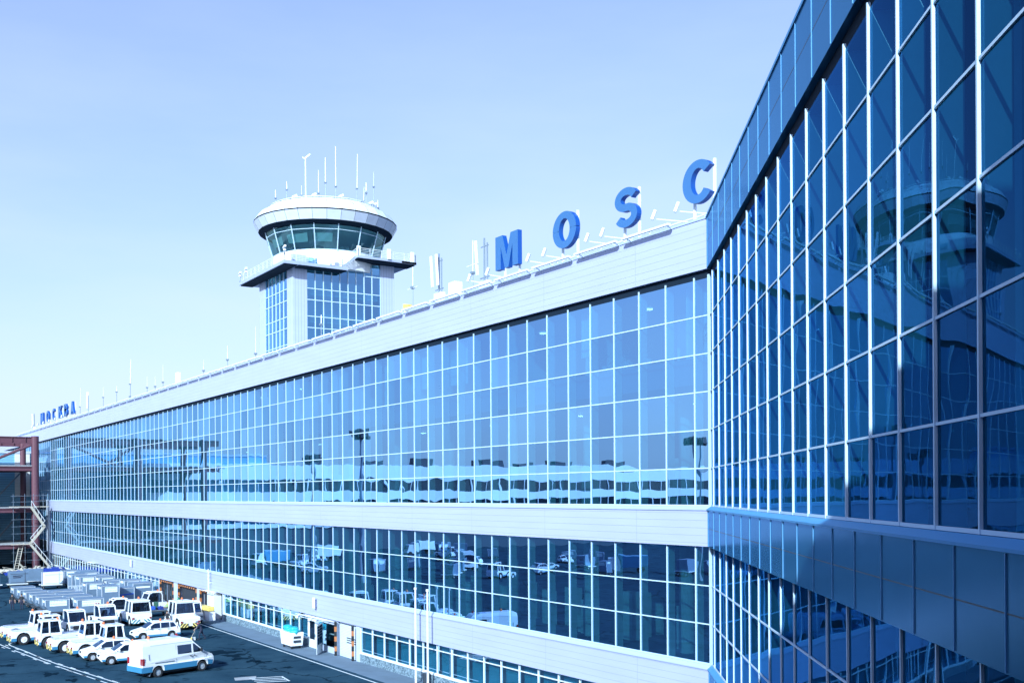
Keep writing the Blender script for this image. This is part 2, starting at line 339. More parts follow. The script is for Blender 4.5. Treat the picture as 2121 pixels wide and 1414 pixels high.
for x0 in (-101, -98.1, -95.3, -92.8, -89.8, -87.2, -84.8, -82.3, -79.8, -77.3, -74.8):
    ym = lambda x: 12.59 + (x + 98.5) * 0.135 + max(0, x + 86) * 0.03
    ribbon(pl, [(x0, ym(x0) + 0.28), (x0 + 0.95, ym(x0 + 0.95) + 0.28)], 0.12)
    ribbon(pl, [(x0 + 1.3, ym(x0 + 1.3) - 0.34), (x0 + 2.2, ym(x0 + 2.2) - 0.34)], 0.12)
for k in range(4):
    ribbon(pl, [(-70.2 + 0.62 * k, 24.4 - 0.05 * k), (-69.6 + 0.62 * k, 26.45 - 0.1 * k)], 0.2)
ribbon(pl, [(-69.7, 26.5), (-67.6, 26.25)], 0.14); ribbon(pl, [(-103, 14.4), (-102.2, 15.1)], 0.12)
tag(pl.build('painted_road_markings', M_PAINT, recalc=False), kind='structure')
pt = MB(); pt.add([(-71.0, 23.6, 0.005), (-69.9, 23.3, 0.005), (-69.6, 24.6, 0.005), (-70.8, 25.1, 0.005)], [(0, 1, 2, 3)])
tag(pt.build('concrete_repair_patch', M_CONC, recalc=False), kind='structure')

# ------------------------------------------------------------------ facade glazing
def pane(mb, F, u0, u1, z0, z1, n, g=7, amp=0.0012, rnd=random):
    ax = rnd.uniform(-0.0015, 0.0015); az = rnd.uniform(-0.0015, 0.0015); b = amp * rnd.uniform(0.5, 1.35) * (1 if rnd.random() < 0.8 else -0.7)
    wv = [(rnd.uniform(1.5, 5), rnd.uniform(1.5, 5), rnd.uniform(0, 6.3), rnd.uniform(0.00008, 0.00028)) for _ in range(4)]
    w = u1 - u0; h = z1 - z0; o = len(mb.v)
    for j in range(g + 1):
        for i in range(g + 1):
            a = i / g * 2 - 1; c = j / g * 2 - 1
            d = b * (1 - a * a) * (1 - c ** 4) + ax * a * w / 2 + az * c * h / 2
            d += sum(A * math.sin(kx * a + kz * c + p) for kx, kz, p, A in wv)
            mb.v.append(F.P(u0 + w * i / g, n + d, z0 + h * j / g))
    for j in range(g):
        for i in range(g):
            q = o + j * (g + 1) + i; mb.f.append([q, q + 1, q + g + 2, q + g + 1]); mb.mi.append(0)
UP = [11.86, 13.59, 15.32, 17.05, 18.77, 20.49, 22.2]
LOW = [4.71, 6.53, 8.27, 10.05]
NG = -0.045                       # glass plane behind the mullion faces
def glaze(root, F, us, rows, shown, tilt=0.0012, g=7, mat=None):
    """All the panes of one storey band; `shown` panes nearest the corner/camera are parts of their own."""
    mat = mat or M_GLASS
    rest = MB(); nshown = 0
    order = sorted(range(len(us) - 1), key=shown[1])
    for k in order:
        for r in range(len(rows) - 1):
            if nshown < shown[0]:
                mb = MB(); pane(mb, F, us[k] + 0.03, us[k + 1] - 0.03, rows[r] + 0.03, rows[r + 1] - 0.03, NG, g, tilt)
                mb.build('window_pane', mat, root, smooth=True, recalc=False); nshown += 1
            else: pane(rest, F, us[k] + 0.03, us[k + 1] - 0.03, rows[r] + 0.03, rows[r + 1] - 0.03, NG, g, tilt)
    if rest.v: tag(rest.build('window_panes', mat, root, smooth=True, recalc=False), kind='stuff')
def mullions(root, F, us, z0, z1, nmax, d=0.0, w=0.055, mat=M_MULL):
    rest = MB()
    for k, u in enumerate(us):
        mb = MB() if k < nmax else rest
        F.box(mb, u - w / 2, u + w / 2, NG - 0.02, d, z0, z1)
        if k < nmax: mb.build('mullion', mat, root)
    if rest.v: tag(rest.build('mullions', M_MULL, root), kind='stuff')
    fins = MB()
    for u in us: F.box(fins, u - 0.05, u + 0.05, NG - 0.46, NG - 0.03, z0, z1 - 0.12)
    tag(fins.build('inner_fins', M_INTW, root), kind='stuff')

# ---- long sunlit wing
LEN_L = 206.0
WL = thing('terminal_wing', 'long sunlit glass terminal wing with blue letters on its roof', 'building', (-117.97, 33.5, 0), world=True)
usL = [1.02 + MOD * k for k in range(int((LEN_L - 1.02) / MOD) + 1)]
cols = [0.06] + usL
glaze(WL, FL, cols, UP, (60, lambda k: k)); glaze(WL, FL, cols, LOW, (39, lambda k: k))
mullions(WL, FL, usL, 11.86, 22.3, 50); 
m_ = MB()
lowrest = MB()
for k, u in enumerate(usL):
    mb = MB() if k < 49 else lowrest
    FL.box(mb, u - 0.0275, u + 0.0275, NG - 0.02, 0.0, 4.71, 10.05)
    if k < 49: mb.build('mullion', M_MULL, WL)
tag(lowrest.build('mullions', M_MULL, WL), kind='stuff')
fins = MB()
for u in usL: FL.box(fins, u - 0.05, u + 0.05, NG - 0.42, NG - 0.05, 4.71, 10.05)
tag(fins.build('inner_fins', M_INTW, WL), kind='stuff')
for z in UP[1:-1] + LOW[1:-1]:
    mb = MB(); FL.box(mb, 0.05, LEN_L, NG - 0.02, -0.012, z - 0.026, z + 0.026); mb.build('transom', M_MULL, WL)
for z in (11.86, 4.71):
    mb = MB(); FL.box(mb, 0.05, LEN_L, NG - 0.02, -0.004, z, z + 0.07); mb.build('transom', M_MULL, WL)
cp = MB(); cp.hexa([(K[0] + 0.05, K[1] + 0.2, 4.71), (K[0] - 0.06, K[1] + 0.2, 4.71), (K[0] - 0.10, K[1] - 0.03, 4.71), (K[0] + 0.02, K[1] - 0.06, 4.71), (K[0] + 0.05, K[1] + 0.2, 22.3), (K[0] - 0.06, K[1] + 0.2, 22.3), (K[0] - 0.10, K[1] - 0.03, 22.3), (K[0] + 0.02, K[1] - 0.06, 22.3)])
cp.build('corner_post', M_MULL, WL)
def bands(root, F, LEN, clad, end_low, lip=M_LIP):
    f = MB(); F.band(f, LEN, -0.6, 0.12, 22.55, 24.80); f.build('upper_fascia', clad, root)
    f = MB(); F.band(f, LEN, -1.2, -0.075, 22.12, 22.549); f.build('shaded_head_strip', M_SOFF, root)  # head band over the glass, recess shade painted as a near black colour
    f = MB(); F.band(f, LEN, -0.9, 0.16, 24.80, 24.90); f.build('parapet_cap', lip, root)
    for nm, z0, z1, zl in (('middle_fascia', 10.05, 11.68, 11.86), ('lower_fascia', 2.72, 4.50, 4.71)):
        f = MB(); F.band(f, end_low, -0.4, 0.15, z0, z1); f.build(nm, clad, root)
        f = MB(); F.band(f, end_low, -0.4, 0.20, z1, z1 + 0.05); P = F.P; t = 0.3346
        f.hexa([P(t * -.4, -.4, z1 + .05), P(end_low, -.4, z1 + .05), P(end_low, 0.19, z1 + .05), P(t * .19, 0.19, z1 + .05), P(t * -.4, -.4, zl), P(end_low, -.4, zl), P(end_low, 0.02, zl - .01), P(t * .02, 0.02, zl - .01)])
        f.build('window_sill', lip, root)
bands(WL, FL, 240, M_CLAD, 164.0)
# the far end runs on behind the steel frame
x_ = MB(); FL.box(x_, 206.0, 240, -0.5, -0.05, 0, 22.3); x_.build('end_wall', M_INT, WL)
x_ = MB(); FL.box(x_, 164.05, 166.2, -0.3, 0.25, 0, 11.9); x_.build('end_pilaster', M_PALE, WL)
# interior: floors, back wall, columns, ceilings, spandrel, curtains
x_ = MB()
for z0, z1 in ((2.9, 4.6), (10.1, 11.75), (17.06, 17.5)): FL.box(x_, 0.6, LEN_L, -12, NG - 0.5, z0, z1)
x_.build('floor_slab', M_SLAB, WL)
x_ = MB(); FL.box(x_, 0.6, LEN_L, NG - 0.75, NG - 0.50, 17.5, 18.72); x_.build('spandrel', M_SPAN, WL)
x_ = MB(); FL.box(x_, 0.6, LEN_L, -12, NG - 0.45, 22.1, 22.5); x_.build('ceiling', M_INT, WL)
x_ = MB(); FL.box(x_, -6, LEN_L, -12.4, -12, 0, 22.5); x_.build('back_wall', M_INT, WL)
for k in range(22):
    u = 4.0 + 7.812 * k
    if u < LEN_L:
        x_ = MB(); x_.cyl(FL.P(u, -2.2, 4.6), FL.P(u, -2.2, 10.1), 0.36, 14); x_.cyl(FL.P(u, -2.2, 11.75), FL.P(u, -2.2, 17.06), 0.36, 14)
        x_.build('column', M_INTW, WL, smooth=False)
rr = random.Random(3); cu = MB(); wl = MB()
u = 0.8
while u < LEN_L - 4:
    w = rr.choice((0.5, 0.9, 1.4, 2.6)); 
    if rr.random() < 0.62:
        nseg = max(2, int(w / 0.12)); pts = [(u + w * i / nseg, NG - 0.62 - 0.05 * (i % 2)) for i in range(nseg + 1)]
        zb = 18.75 if rr.random() < 0.6 else rr.uniform(18.9, 20.4)
        vs = [FL.P(a, c, zb) for a, c in pts] + [FL.P(a, c, 22.1) for a, c in pts]; nn = len(pts)
        cu.add(vs, [(i, i + 1, nn + i + 1, nn + i) for i in range(nn - 1)])
    u += w + rr.uniform(0.3, 3.0)
tag(cu.build('curtains', M_BLIND, WL, recalc=False), kind='stuff')
for k in range(26):
    u = 2.2 + 7.812 * k
    FL.box(wl, u, u + 0.15, -6, NG - 0.7, 18.72, 22.1); FL.box(wl, u + 2.5, u + 3.7, -3.6, -3.4, 18.72, 21.6)
tag(wl.build('office_partitions', M_INTW, WL), kind='stuff')
pa = MB(); rr = random.Random(8)
for k in range(150):
    u = rr.uniform(1, 150); z0 = rr.choice((4.6, 4.6, 11.75)); n0 = -rr.uniform(1.2, 6); w = rr.uniform(0.4, 2.4); h = rr.uniform(0.8, 2.6)
    FL.box(pa, u, u + w, n0 - rr.uniform(0.1, 0.6), n0, z0, z0 + h)
tag(pa.build('interior_furnishings', M_INTW, WL), kind='stuff')
# lamps in the ceilings (lit)
M_LAMP = emit('ceiling_lamp', (1.0, 0.97, 0.92), 6.0)
for k in range(12):
    for z, n in ((16.95, -3.2), (22.05, -2.6)):
        mb = MB(); c = FL.P(4.2 + 9.6 * k + (z > 20) * 3, n, z); mb.cyl(c, c - Vector((0, 0, 0.05)), 0.22, 14); mb.build('ceiling_lamp', M_LAMP, WL)
# roof
x_ = MB(); x_.add([FL.P(-0.2, -0.5, 24.6), FL.P(240, -0.5, 24.6), FL.P(240, -40, 24.6), FL.P(-15, -40, 24.6)], [(0, 1, 2, 3)]); x_.build('roof', M_CONC, WL, recalc=False)
# light troughs along the parapet
for k in range(50):
    u = 1.95 + 3.906 * k
    mb = MB(); P = FL.P
    mb.bar(P(u + 0.12, 0.52, 24.93), P(u + 3.55, 0.52, 24.93), 0.16, 0.10)
    for s in (0.35, 3.3): mb.bar(P(u + s, 0.1, 24.78), P(u + s, 0.52, 24.93), 0.04)
    mb.build('fascia_light', M_WSTEEL, WL)

# ---- ground floor of the sunlit wing
def pebble():
    mt, t, b = nodes('pebble_dash'); tc = N(t, 'ShaderNodeTexCoord'); vo = N(t, 'ShaderNodeTexVoronoi'); vo.inputs['Scale'].default_value = 9
    t.links.new(tc.outputs['Object'], vo.inputs['Vector'])
    cr = N(t, 'ShaderNodeValToRGB'); cr.color_ramp.elements[0].color = (0.05, 0.10, 0.14, 1); cr.color_ramp.elements[1].color = (0.26, 0.38, 0.46, 1)
    sp = N(t, 'ShaderNodeSeparateColor'); t.links.new(vo.outputs['Color'], sp.inputs[0]); t.links.new(sp.outputs[0], cr.inputs[0]); t.links.new(cr.outputs[0], b.inputs['Base Color'])
    b.inputs['Roughness'].default_value = 0.8; return mt
M_PLINTH = pebble()
def gfl(u0, u1, blue=False):       # glazed bay between two points along the wall (metres from the corner)
    mb = MB(); FL.box(mb, u0, u1, -0.5, 0.0, 0, 0.66); mb.build('plinth', M_PLINTH, WL)
    mb = MB(); FL.box(mb, u0, u1, -0.5, 0.06, 0.66, 0.74); mb.build('window_sill', M_WSTEEL, WL)
    n = max(1, round((u1 - u0) / 1.95)); st = (u1 - u0) / n; fr = MB(); gl = MB()
    for i in range(n + 1): FL.box(fr, u0 + st * i - 0.03, u0 + st * i + 0.03, -0.14, -0.04, 0.74, 2.72)
    for z in (0.74, 2.28, 2.66): FL.box(fr, u0, u1, -0.138, -0.042, z, z + 0.05)
    fr.build('window_frame', M_WSTEEL, WL)
    for i in range(n):
        pane(gl, FL, u0 + st * i + 0.03, u0 + st * (i + 1) - 0.03, 0.80, 2.30, -0.1, 5, 0.0012); pane(gl, FL, u0 + st * i + 0.03, u0 + st * (i + 1) - 0.03, 2.34, 2.68, -0.1, 4, 0.001)
    gl.build('ground_floor_glazing', M_GGLASS, WL, smooth=True, recalc=False)
def pier_wall(u0, u1, m=None, n1=0.03):
    mb = MB(); FL.box(mb, u0, u1, -0.5, n1, 0, 2.72); mb.build('pier', m or M_PALE, WL)
gfl(0.3, 37.1); gfl(47.3, 69.05)
gfl(93.2, 122.0); gfl(122.1, 166)
bl = MB(); rr = random.Random(5)
for u in [37.1 - 1.937 * k for k in range(19)] + [69.05 - 1.98 * k for k in range(11)]:
    if u > 1: FL.box(bl, u - (1.55 if rr.random() < .5 else 0.9 + .5 * rr.random()), u - 0.05, -0.45, -0.40, 0.75, 2.7)
tag(bl.build('window_blinds', plain('vertical_blind', (0.06, 0.60, 0.86), 0.9), WL), kind='stuff')
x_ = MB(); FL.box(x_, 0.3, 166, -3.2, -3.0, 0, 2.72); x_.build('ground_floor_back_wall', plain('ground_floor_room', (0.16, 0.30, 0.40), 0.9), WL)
pier_wall(37.15, 37.75); pier_wall(41.3, 41.5); pier_wall(45.2, 45.4); pier_wall(69.05, 69.3)
pier_wall(71.2, 73.4, plain('white_sheet', (0.72, 0.80, 0.84), 0.5), 0.28); pier_wall(73.4, 73.75); pier_wall(76.85, 77.85); pier_wall(84.95, 86.7); pier_wall(92.6, 93.15)
# door 1: glazed leaf with solid bottom
mb = MB(); FL.box(mb, 45.4, 47.2, -0.12, 0.0, 0, 2.4); dr = mb.build('door', M_WSTEEL, WL)
mb = MB(); FL.box(mb, 45.75, 46.75, -0.13, 0.012, 0.72, 2.2); mb.build('door_glass', M_CARGLASS, dr)
mb = MB(); FL.box(mb, 45.55, 45.61, 0.0, 0.06, 0.95, 1.2); mb.build('door_handle', M_GREY, dr)
mb = MB(); FL.box(mb, 41.5, 45.2, -0.14, -0.06, 0.0, 0.5); FL.box(mb, 41.5, 45.2, -0.14, -0.06, 2.3, 2.72); mb.build('pier', M_PALE, WL)
mb = MB(); pane(mb, FL, 43.5, 45.2, 0.5, 2.3, -0.1, 4, 0.001); mb.build('ground_floor_glazing', M_GGLASS, WL, smooth=True, recalc=False)
# open barred door standing out from the wall
Q = lambda t, z, d=0.0: FL.P(44.0 - 2.1 * t * 0.86, 0.05 + 1.25 * t + d, z)
mb = MB(); 
def leaf(t0, t1, z0, z1, d=0.05): mb.hexa([Q(t0, z0, 0), Q(t1, z0, 0), Q(t1, z0, d), Q(t0, z0, d), Q(t0, z1, 0), Q(t1, z1, 0), Q(t1, z1, d), Q(t0, z1, d)])
leaf(0, 1, 0.06, 0.75); leaf(0, 0.1, 0.75, 2.3); leaf(0.9, 1, 0.75, 2.3); leaf(0.1, 0.9, 2.2, 2.3); leaf(0.46, 0.54, 0.75, 2.2)
dr = mb.build('door', M_WSTEEL, WL); tag(dr, 'open white door with blue bars across its glass')
mb = MB()
for z in (1.3, 1.52, 1.74, 1.96): leaf(0.1, 0.9, z, z + 0.09, 0.03)
mb.build('door_bars', M_WSTEEL, dr)
mb = MB(); leaf(0.1, 0.9, 0.75, 2.2, 0.012); mb.build('door_glass', M_CARGLASS, dr)
# roller shutter between striped posts
mb = MB(); FL.box(mb, 37.9, 41.2, -0.35, -0.2, 0, 2.62); dr = mb.build('roller_door', lined('roller_slats', (0.62, 0.74, 0.84), (0.4, 0.52, 0.64), 0.12, 0.02), WL)
mb = MB()
for z in (1.15, 1.32, 1.49): FL.box(mb, 38.3, 39.9, -0.19, -0.17, z, z + 0.07)
mb.build('vent_slots', M_DARK, dr)
def striped_post(u, z1=2.65, n=0.22, step=0.38, w=0.15):
    t_ = thing('striped_post', '', 'guard post', FL.P(u, n, 0))
    mb = MB(); k = 0; z = 0.0
    while z < z1 - 0.01:
        mb.box(-w / 2, w / 2, -w / 2, w / 2, z, min(z1, z + step), k % 2); z += step; k += 1
    mb.build('post', [M_BLACK, M_ORANGE], t_)
    mb = MB(); mb.box(-0.15, 0.15, -0.15, 0.15, 0, 0.03); mb.build('base_plate', M_GREY, t_)
    return t_
striped_post(41.1)['label'] = 'black and orange post on the left of the roller door by the open white door'
striped_post(37.95)['label'] = 'black and orange post on the right of the roller door, nearest the camera'
# baggage hall openings with striped frames
for a, b_, nm in ((77.85, 84.95, 'b'), (86.7, 92.6, 'a'), (73.75, 76.85, 'c')):
    fr = MB(); k = 0; z = 0.0
    while z < 2.55:
        for u in (a + 0.1, b_ - 0.28): FL.box(fr, u, u + 0.18, -0.1, 0.10, z, z + 0.42, k % 2)
        z += 0.42; k += 1
    u = a + 0.28; k = 0
    while u < b_ - 0.3: FL.box(fr, u, min(u + 0.4, b_ - 0.28), -0.1, 0.10, 2.42, 2.60, k % 2); u += 0.4; k += 1
    fr.build('striped_door_frame', [M_BLACK, M_ORANGE], WL)
    st = MB(); u = a + 0.5; rr = random.Random(int(a))
    while u < b_ - 0.6:
        w = 0.34
        if rr.random() < 0.7: FL.box(st, u, u + w, -0.32 - 0.04 * rr.random(), -0.3, 0.25, 2.42)
        u += 0.36
    st.build('strip_curtain', plain('rubber_strip', (0.03, 0.04, 0.055), 0.6), WL)
    st = MB(); FL.box(st, b_ - 2.2, b_ - 1.2, -0.55, -0.5, 0, 2.4); st.build('inner_door', M_PALE, WL)
# canopy frames over the doors
def canopy(u0, u1, z, lab):
    t_ = thing('door_canopy', lab, 'canopy', FL.P((u0 + u1) / 2, 0, 0), world=True); mb = MB(); P = FL.P
    for u in [u0 + (u1 - u0) * i / 5 for i in range(6)]: mb.bar(P(u, 0.16, z), P(u, 1.15, z + 0.18), 0.05)
    for n_, zz in ((0.3, 0.03), (1.1, 0.17)): mb.bar(P(u0, n_, z + zz + .03), P(u1, n_, z + zz + .03), 0.05)
    mb.build('frame', M_WSTEEL, t_)
canopy(41.5, 47.0, 2.62, 'thin white canopy frame over the door beside the open barred door')
canopy(70.8, 73.6, 2.70, 'thin white canopy frame over the white sheet wall by the baggage openings')
canopy(127, 131, 2.7, 'thin white canopy frame far along the wall above the container carts')
# small fittings on the lower fascia
def on_wall(name, lab, cat, u, z, fn):
    t_ = thing(name, lab, cat, FL.P(u, 0.15, z), world=True); fn(t_, FL.P, u, z); return t_
def cam_(t_, P, u, z):
    mb = MB(); mb.bar(P(u, 0.15, z), P(u, 0.55, z), 0.06); mb.build('bracket', M_GREY, t_)
    mb = MB(); mb.bar(P(u + 0.05, 0.45, z - .02), P(u - 0.35, 0.95, z - 0.12), 0.2, 0.16); mb.build('housing', M_WHITE, t_)
on_wall('security_camera', 'white security camera under the fascia left of the door canopy', 'camera', 47.6, 2.62, cam_)
def ant_(t_, P, u, z):
    mb = MB(); mb.bar(P(u, 0.15, z), P(u, 0.4, z), 0.05); mb.bar(P(u, 0.15, z + .5), P(u, 0.4, z + .5), 0.05); mb.build('bracket', M_GREY, t_)
    mb = MB(); FL.box(mb, u - 0.12, u + 0.12, 0.36, 0.5, z - 0.1, z + 0.75); mb.build('panel', M_WHITE, t_)
on_wall('wall_antenna', 'small white panel antenna on the lower fascia above the door canopy', 'antenna', 44.9, 3.5, ant_)
on_wall('wall_antenna', 'small white panel antenna on the lower fascia above the container carts', 'antenna', 105.0, 3.6, ant_)
def mast_(t_, P, u, z):
    mb = MB(); mb.cyl(P(u, 0.5, z - 1), P(u, 0.5, z + 1.4), 0.045, 8); mb.bar(P(u, 0.15, z), P(u, 0.5, z), 0.05); mb.build('pole', M_WSTEEL, t_)
    mb = MB()
    for h in (0.3, 0.7, 1.1): mb.bar(P(u - 0.35, 0.5, z + h), P(u + 0.35, 0.5, z + h + .1), 0.035)
    mb.build('arm', M_WSTEEL, t_)
on_wall('wall_mast', 'short white aerial mast on the lower fascia beside the third baggage opening', 'mast', 72.3, 3.6, mast_)

# ---- near wing, mostly in shade
WR = thing('terminal_wing', 'near glass terminal wing on the right, mostly in shade', 'building', (K[0], K[1], 0), world=True)
LEN_R = 48.3
usR = [0.95 + MOD * k for k in range(int((LEN_R - 0.95) / MOD) + 1)]
colsR = [0.06] + usR + [LEN_R]
cenR = 26.0
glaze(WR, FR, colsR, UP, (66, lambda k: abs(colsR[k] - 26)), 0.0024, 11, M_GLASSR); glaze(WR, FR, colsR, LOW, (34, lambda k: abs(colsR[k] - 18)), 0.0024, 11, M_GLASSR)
mullions(WR, FR, usR, 11.86, 22.3, 99, d=0.010, mat=M_MULLR); 
for u in usR:
    mb = MB(); FR.box(mb, u - 0.0275, u + 0.0275, NG - 0.02, 0.0, 4.71, 10.05); mb.build('mullion', M_MULLR, WR)
fins = MB()
for u in usR: FR.box(fins, u - 0.05, u + 0.05, NG - 0.42, NG - 0.05, 4.71, 10.05)
tag(fins.build('inner_fins', M_INTW, WR), kind='stuff')
for z in UP[1:-1] + LOW[1:-1]:
    mb = MB(); FR.box(mb, 0.05, LEN_R, NG - 0.02, -0.012, z - 0.026, z + 0.026); mb.build('transom', M_MULLR, WR)
for z in (11.86, 4.71):
    mb = MB(); FR.box(mb, 0.05, LEN_R, NG - 0.02, -0.004, z, z + 0.07); mb.build('transom', M_MULLR, WR)
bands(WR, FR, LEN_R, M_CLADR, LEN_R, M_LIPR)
tr = MB(); ln = MB()
for k in range(26):
    u = 0.35 + MOD * k
    if u > LEN_R: break
    for z0, z1, n in ((22.57, 24.78, 0.12), (10.07, 11.66, 0.15), (2.74, 4.48, 0.15)):
        tr = MB(); FR.box(tr, u - 0.012, u + 0.012, n - 0.01, n + 0.022, z0, z1); tr.build('panel_trim', M_TRIM, WR)
for z, n in ((23.7, 0.12), (10.86, 0.15), (3.6, 0.15)): FR.band(ln, LEN_R, n - 0.05, n + 0.003, z - 0.012, z + 0.012)
ln.build('panel_joint', M_DARK, WR)
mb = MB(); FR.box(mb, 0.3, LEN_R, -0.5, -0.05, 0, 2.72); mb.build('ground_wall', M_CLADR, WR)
x_ = MB()
for z0, z1 in ((2.9, 4.6), (10.1, 11.75), (22.1, 22.5)): FR.box(x_, 1.0, LEN_R, -12, NG - 0.5, z0, z1)
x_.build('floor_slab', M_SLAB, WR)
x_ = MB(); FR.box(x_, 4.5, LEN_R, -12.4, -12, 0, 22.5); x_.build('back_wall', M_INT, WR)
for k in range(6):
    u = 5.0 + 7.812 * k
    x_ = MB(); x_.cyl(FR.P(u, -2.2, 4.6), FR.P(u, -2.2, 10.1), 0.36, 14); x_.cyl(FR.P(u, -2.2, 11.75), FR.P(u, -2.2, 22.1), 0.36, 14); x_.build('column', M_INTW, WR)
for x, y in ((-21.2, 28.2), (-31.1, 36.3), (-24.5, 36.0), (-14.0, 25.5), (-18.0, 33.0)):
    mb = MB(); c = Vector((x, y, 22.1)); mb.cyl(c, c - Vector((0, 0, 0.06)), 0.33, 16); mb.build('ceiling_lamp', M_LAMP, WR)
x_ = MB(); x_.add([FR.P(0, -0.4, 24.6), FR.P(LEN_R, -0.4, 24.6), FR.P(LEN_R, -30, 24.6), FR.P(-12, -30, 24.6)], [(0, 1, 2, 3)]); x_.build('roof', M_CONC, WR, recalc=False)

# ---- the wing the picture is taken from (behind the camera): it throws the shade on the near wing
WC = thing('terminal_wing', 'terminal wing behind the viewpoint that shades the right hand facade', 'building', FR.P(48.6, 10, 0), world=True)
mb = MB(); FR.box(mb, 48.35, 62, -12, 34, 0, 25.55); mb.build('wall', M_CLADR, WC)
mb = MB(); FR.box(mb, 48.25, 48.35, 8, 33, 4.7, 10.0); FR.box(mb, 48.25, 48.35, 8, 33, 13.0, 22.2); mb.build('glazing', M_GGLASS, WC)

# ------------------------------------------------------------------ control tower
TX, TY = -133.0, 52.5; TW, TD = 12.65, 15.0; AX = (-139.3, 60.0)
CT = thing('control_tower', 'airport control tower with a round glazed cab standing behind the long sunlit wing', 'tower', (AX[0], AX[1], 0), world=True)
M_RIB = lined('ribbed_sheet', (0.43, 0.51, 0.68), (0.27, 0.34, 0.48), 0.42, 0.05, axis='X'); M_RIBY = lined('ribbed_sheet_side', (0.43, 0.51, 0.68), (0.27, 0.34, 0.48), 0.42, 0.05, axis='Y')
x0, x1, y0, y1 = TX - TW, TX, TY, TY + TD; ZT = 44.5
def twall(nm, mat, *bx):
    mb = MB()
    for q in bx: mb.box(*q)
    return mb.build(nm, mat, CT)
twall('corner_pier', M_RIBY, (x1 - 0.6, x1, y0, y0 + 2.0, 0, ZT)); twall('corner_pier', M_RIB, (x1 - 2.1, x1 - 0.6, y0, y0 + 0.6, 0, 43.1))
twall('corner_pier', M_RIBY, (x1 - 0.6, x1, y1 - 2.1, y1, 0, ZT)); twall('corner_pier', M_RIB, (x0, x0 + 2.2, y0, y0 + 0.6, 0, 43.1))
twall('rear_wall', M_PALE, (x0, x1 - 1, y1 - 0.5, y1 - 0.02, 0, ZT), (x0 + .02, x0 + 0.5, y0 + .7, y1 - 0.6, 0, ZT))
twall('core_wall', M_INTW, (x0 + 2, x1 - 3, y0 + 3, y1 - 3, 0, 42))
twall('spandrel', M_INTW, *[(x0 + 2.3, x1 - 0.55, y0 + 0.6, y1 - 2.3, z, z + 0.9) for z in (24.5, 28.2, 32.0, 35.7, 39.4)])
frT = MB(); gT = MB(); FTy = Frame((x1, y0), (0, 1), (1, 0)); FTx = Frame((x1, y0), (-1, 0), (0, -1))
TZ = [42.9, 40.15, 38.63, 36.42, 34.9, 32.7, 31.2, 29.0, 27.5, 25.3, 23.8]
uy = [2.0 + 1.2 * i for i in range(10)]; uy[-1] = 12.9
ux = [2.1 + 1.42 * i for i in range(7)]; ux[-1] = 10.45
for F_, us in ((FTy, uy), (FTx, ux)):
    mbm = MB()
    for u in us: F_.box(mbm, u - 0.05, u + 0.05, -0.2, -0.02, 22, 43.6 if F_ is FTy else 42.6)
    mbm.build('window_mullion', M_MULL, CT)
    mbm = MB()
    for z in TZ[1:] + ([42.6] if F_ is FTy else []): F_.box(mbm, us[0] if z != 42.6 else us[-3], us[-1], -0.19, -0.03, z - 0.05, z + 0.05)
    mbm.build('window_transom', M_MULL, CT)
    gl = MB()
    for i in range(len(us) - 1):
        for j in range(len(TZ) - 1): pane(gl, F_, us[i] + .04, us[i + 1] - .04, TZ[j + 1] + .04, TZ[j] - .04, -0.12, 3, 0.001)
        pane(gl, F_, us[i] + .04, us[i + 1] - .04, TZ[0], 44.3 if F_ is FTy else 42.9, -0.12, 3, 0.001)
    gl.build('tower_glazing', M_GLASS, CT, smooth=True, recalc=False)
# balconies
M_BALC = plain('balcony_slab', (0.36, 0.43, 0.58), 0.5); 
mb = MB()
mb.box(x0 - 3.2, x1 + 1.8, y0 - 1.9, y0 + 0.3, 42.72, 43.15); mb.box(x1 - 0.3, x1 + 1.78, y0 + 0.3, 59.7, 42.73, 43.15); mb.box(x0 - 3.2, x0 + 0.3, y0 + .3, y1 + 2, 42.73, 43.15)
mb.build('balcony', M_BALC, CT)
mb = MB(); mb.box(x0 - 3.0, x1 + 1.6, y0 - 1.7, y0 + 0.02, 42.60, 42.715); mb.box(x1 - 0.02, x1 + 1.6, y0 + .3, 59.5, 42.60, 42.725); mb.build('balcony_soffit', M_SOFF, CT)
mb = MB(); mb.box(x1 - 0.5, x1 + 2.2, 60.9, y1 + 2.4, 44.55, 44.85); mb.box(x0 - 3, x1 + 2.2, y1 + 0.1, y1 + 2.4, 44.56, 44.85); mb.build('balcony', M_BALC, CT)
mb = MB(); mb.box(x1 - 0.4, x1 + 2.0, 61.1, y1 + 2.2, 44.38, 44.545); mb.build('balcony_soffit', M_SOFF, CT)
mb = MB()
for dx in (0.35, 1.7): mb.bar((x1 + dx, 58.9, 43.0), (x1 + dx, 61.0, 44.7), 0.08, 0.16)
for i in range(7): mb.box(x1 + 0.35, x1 + 1.7, 59.0 + 0.29 * i, 59.16 + 0.29 * i, 43.2 + 0.24 * i, 43.25 + 0.24 * i)
mb.build('balcony_stair', M_BALC, CT)
def rail(pts, h=1.05, nr=5, mat=M_WSTEEL, parent=CT, name='railing', step=1.6, w=0.05):
    mb = MB()
    for a, b_ in zip(pts[:-1], pts[1:]):
        a = Vector(a); b_ = Vector(b_); n = max(1, round((b_ - a).length / step))
        for k in range(nr): 
            z = Vector((0, 0, h * (k + 1) / nr)); mb.bar(a + z, b_ + z, w * (1 if k == nr - 1 else 0.6))
        for i in range(n + 1): p = a.lerp(b_, i / n); mb.bar(p, p + Vector((0, 0, h)), w * 0.9)
    return mb.build(name, mat, parent)
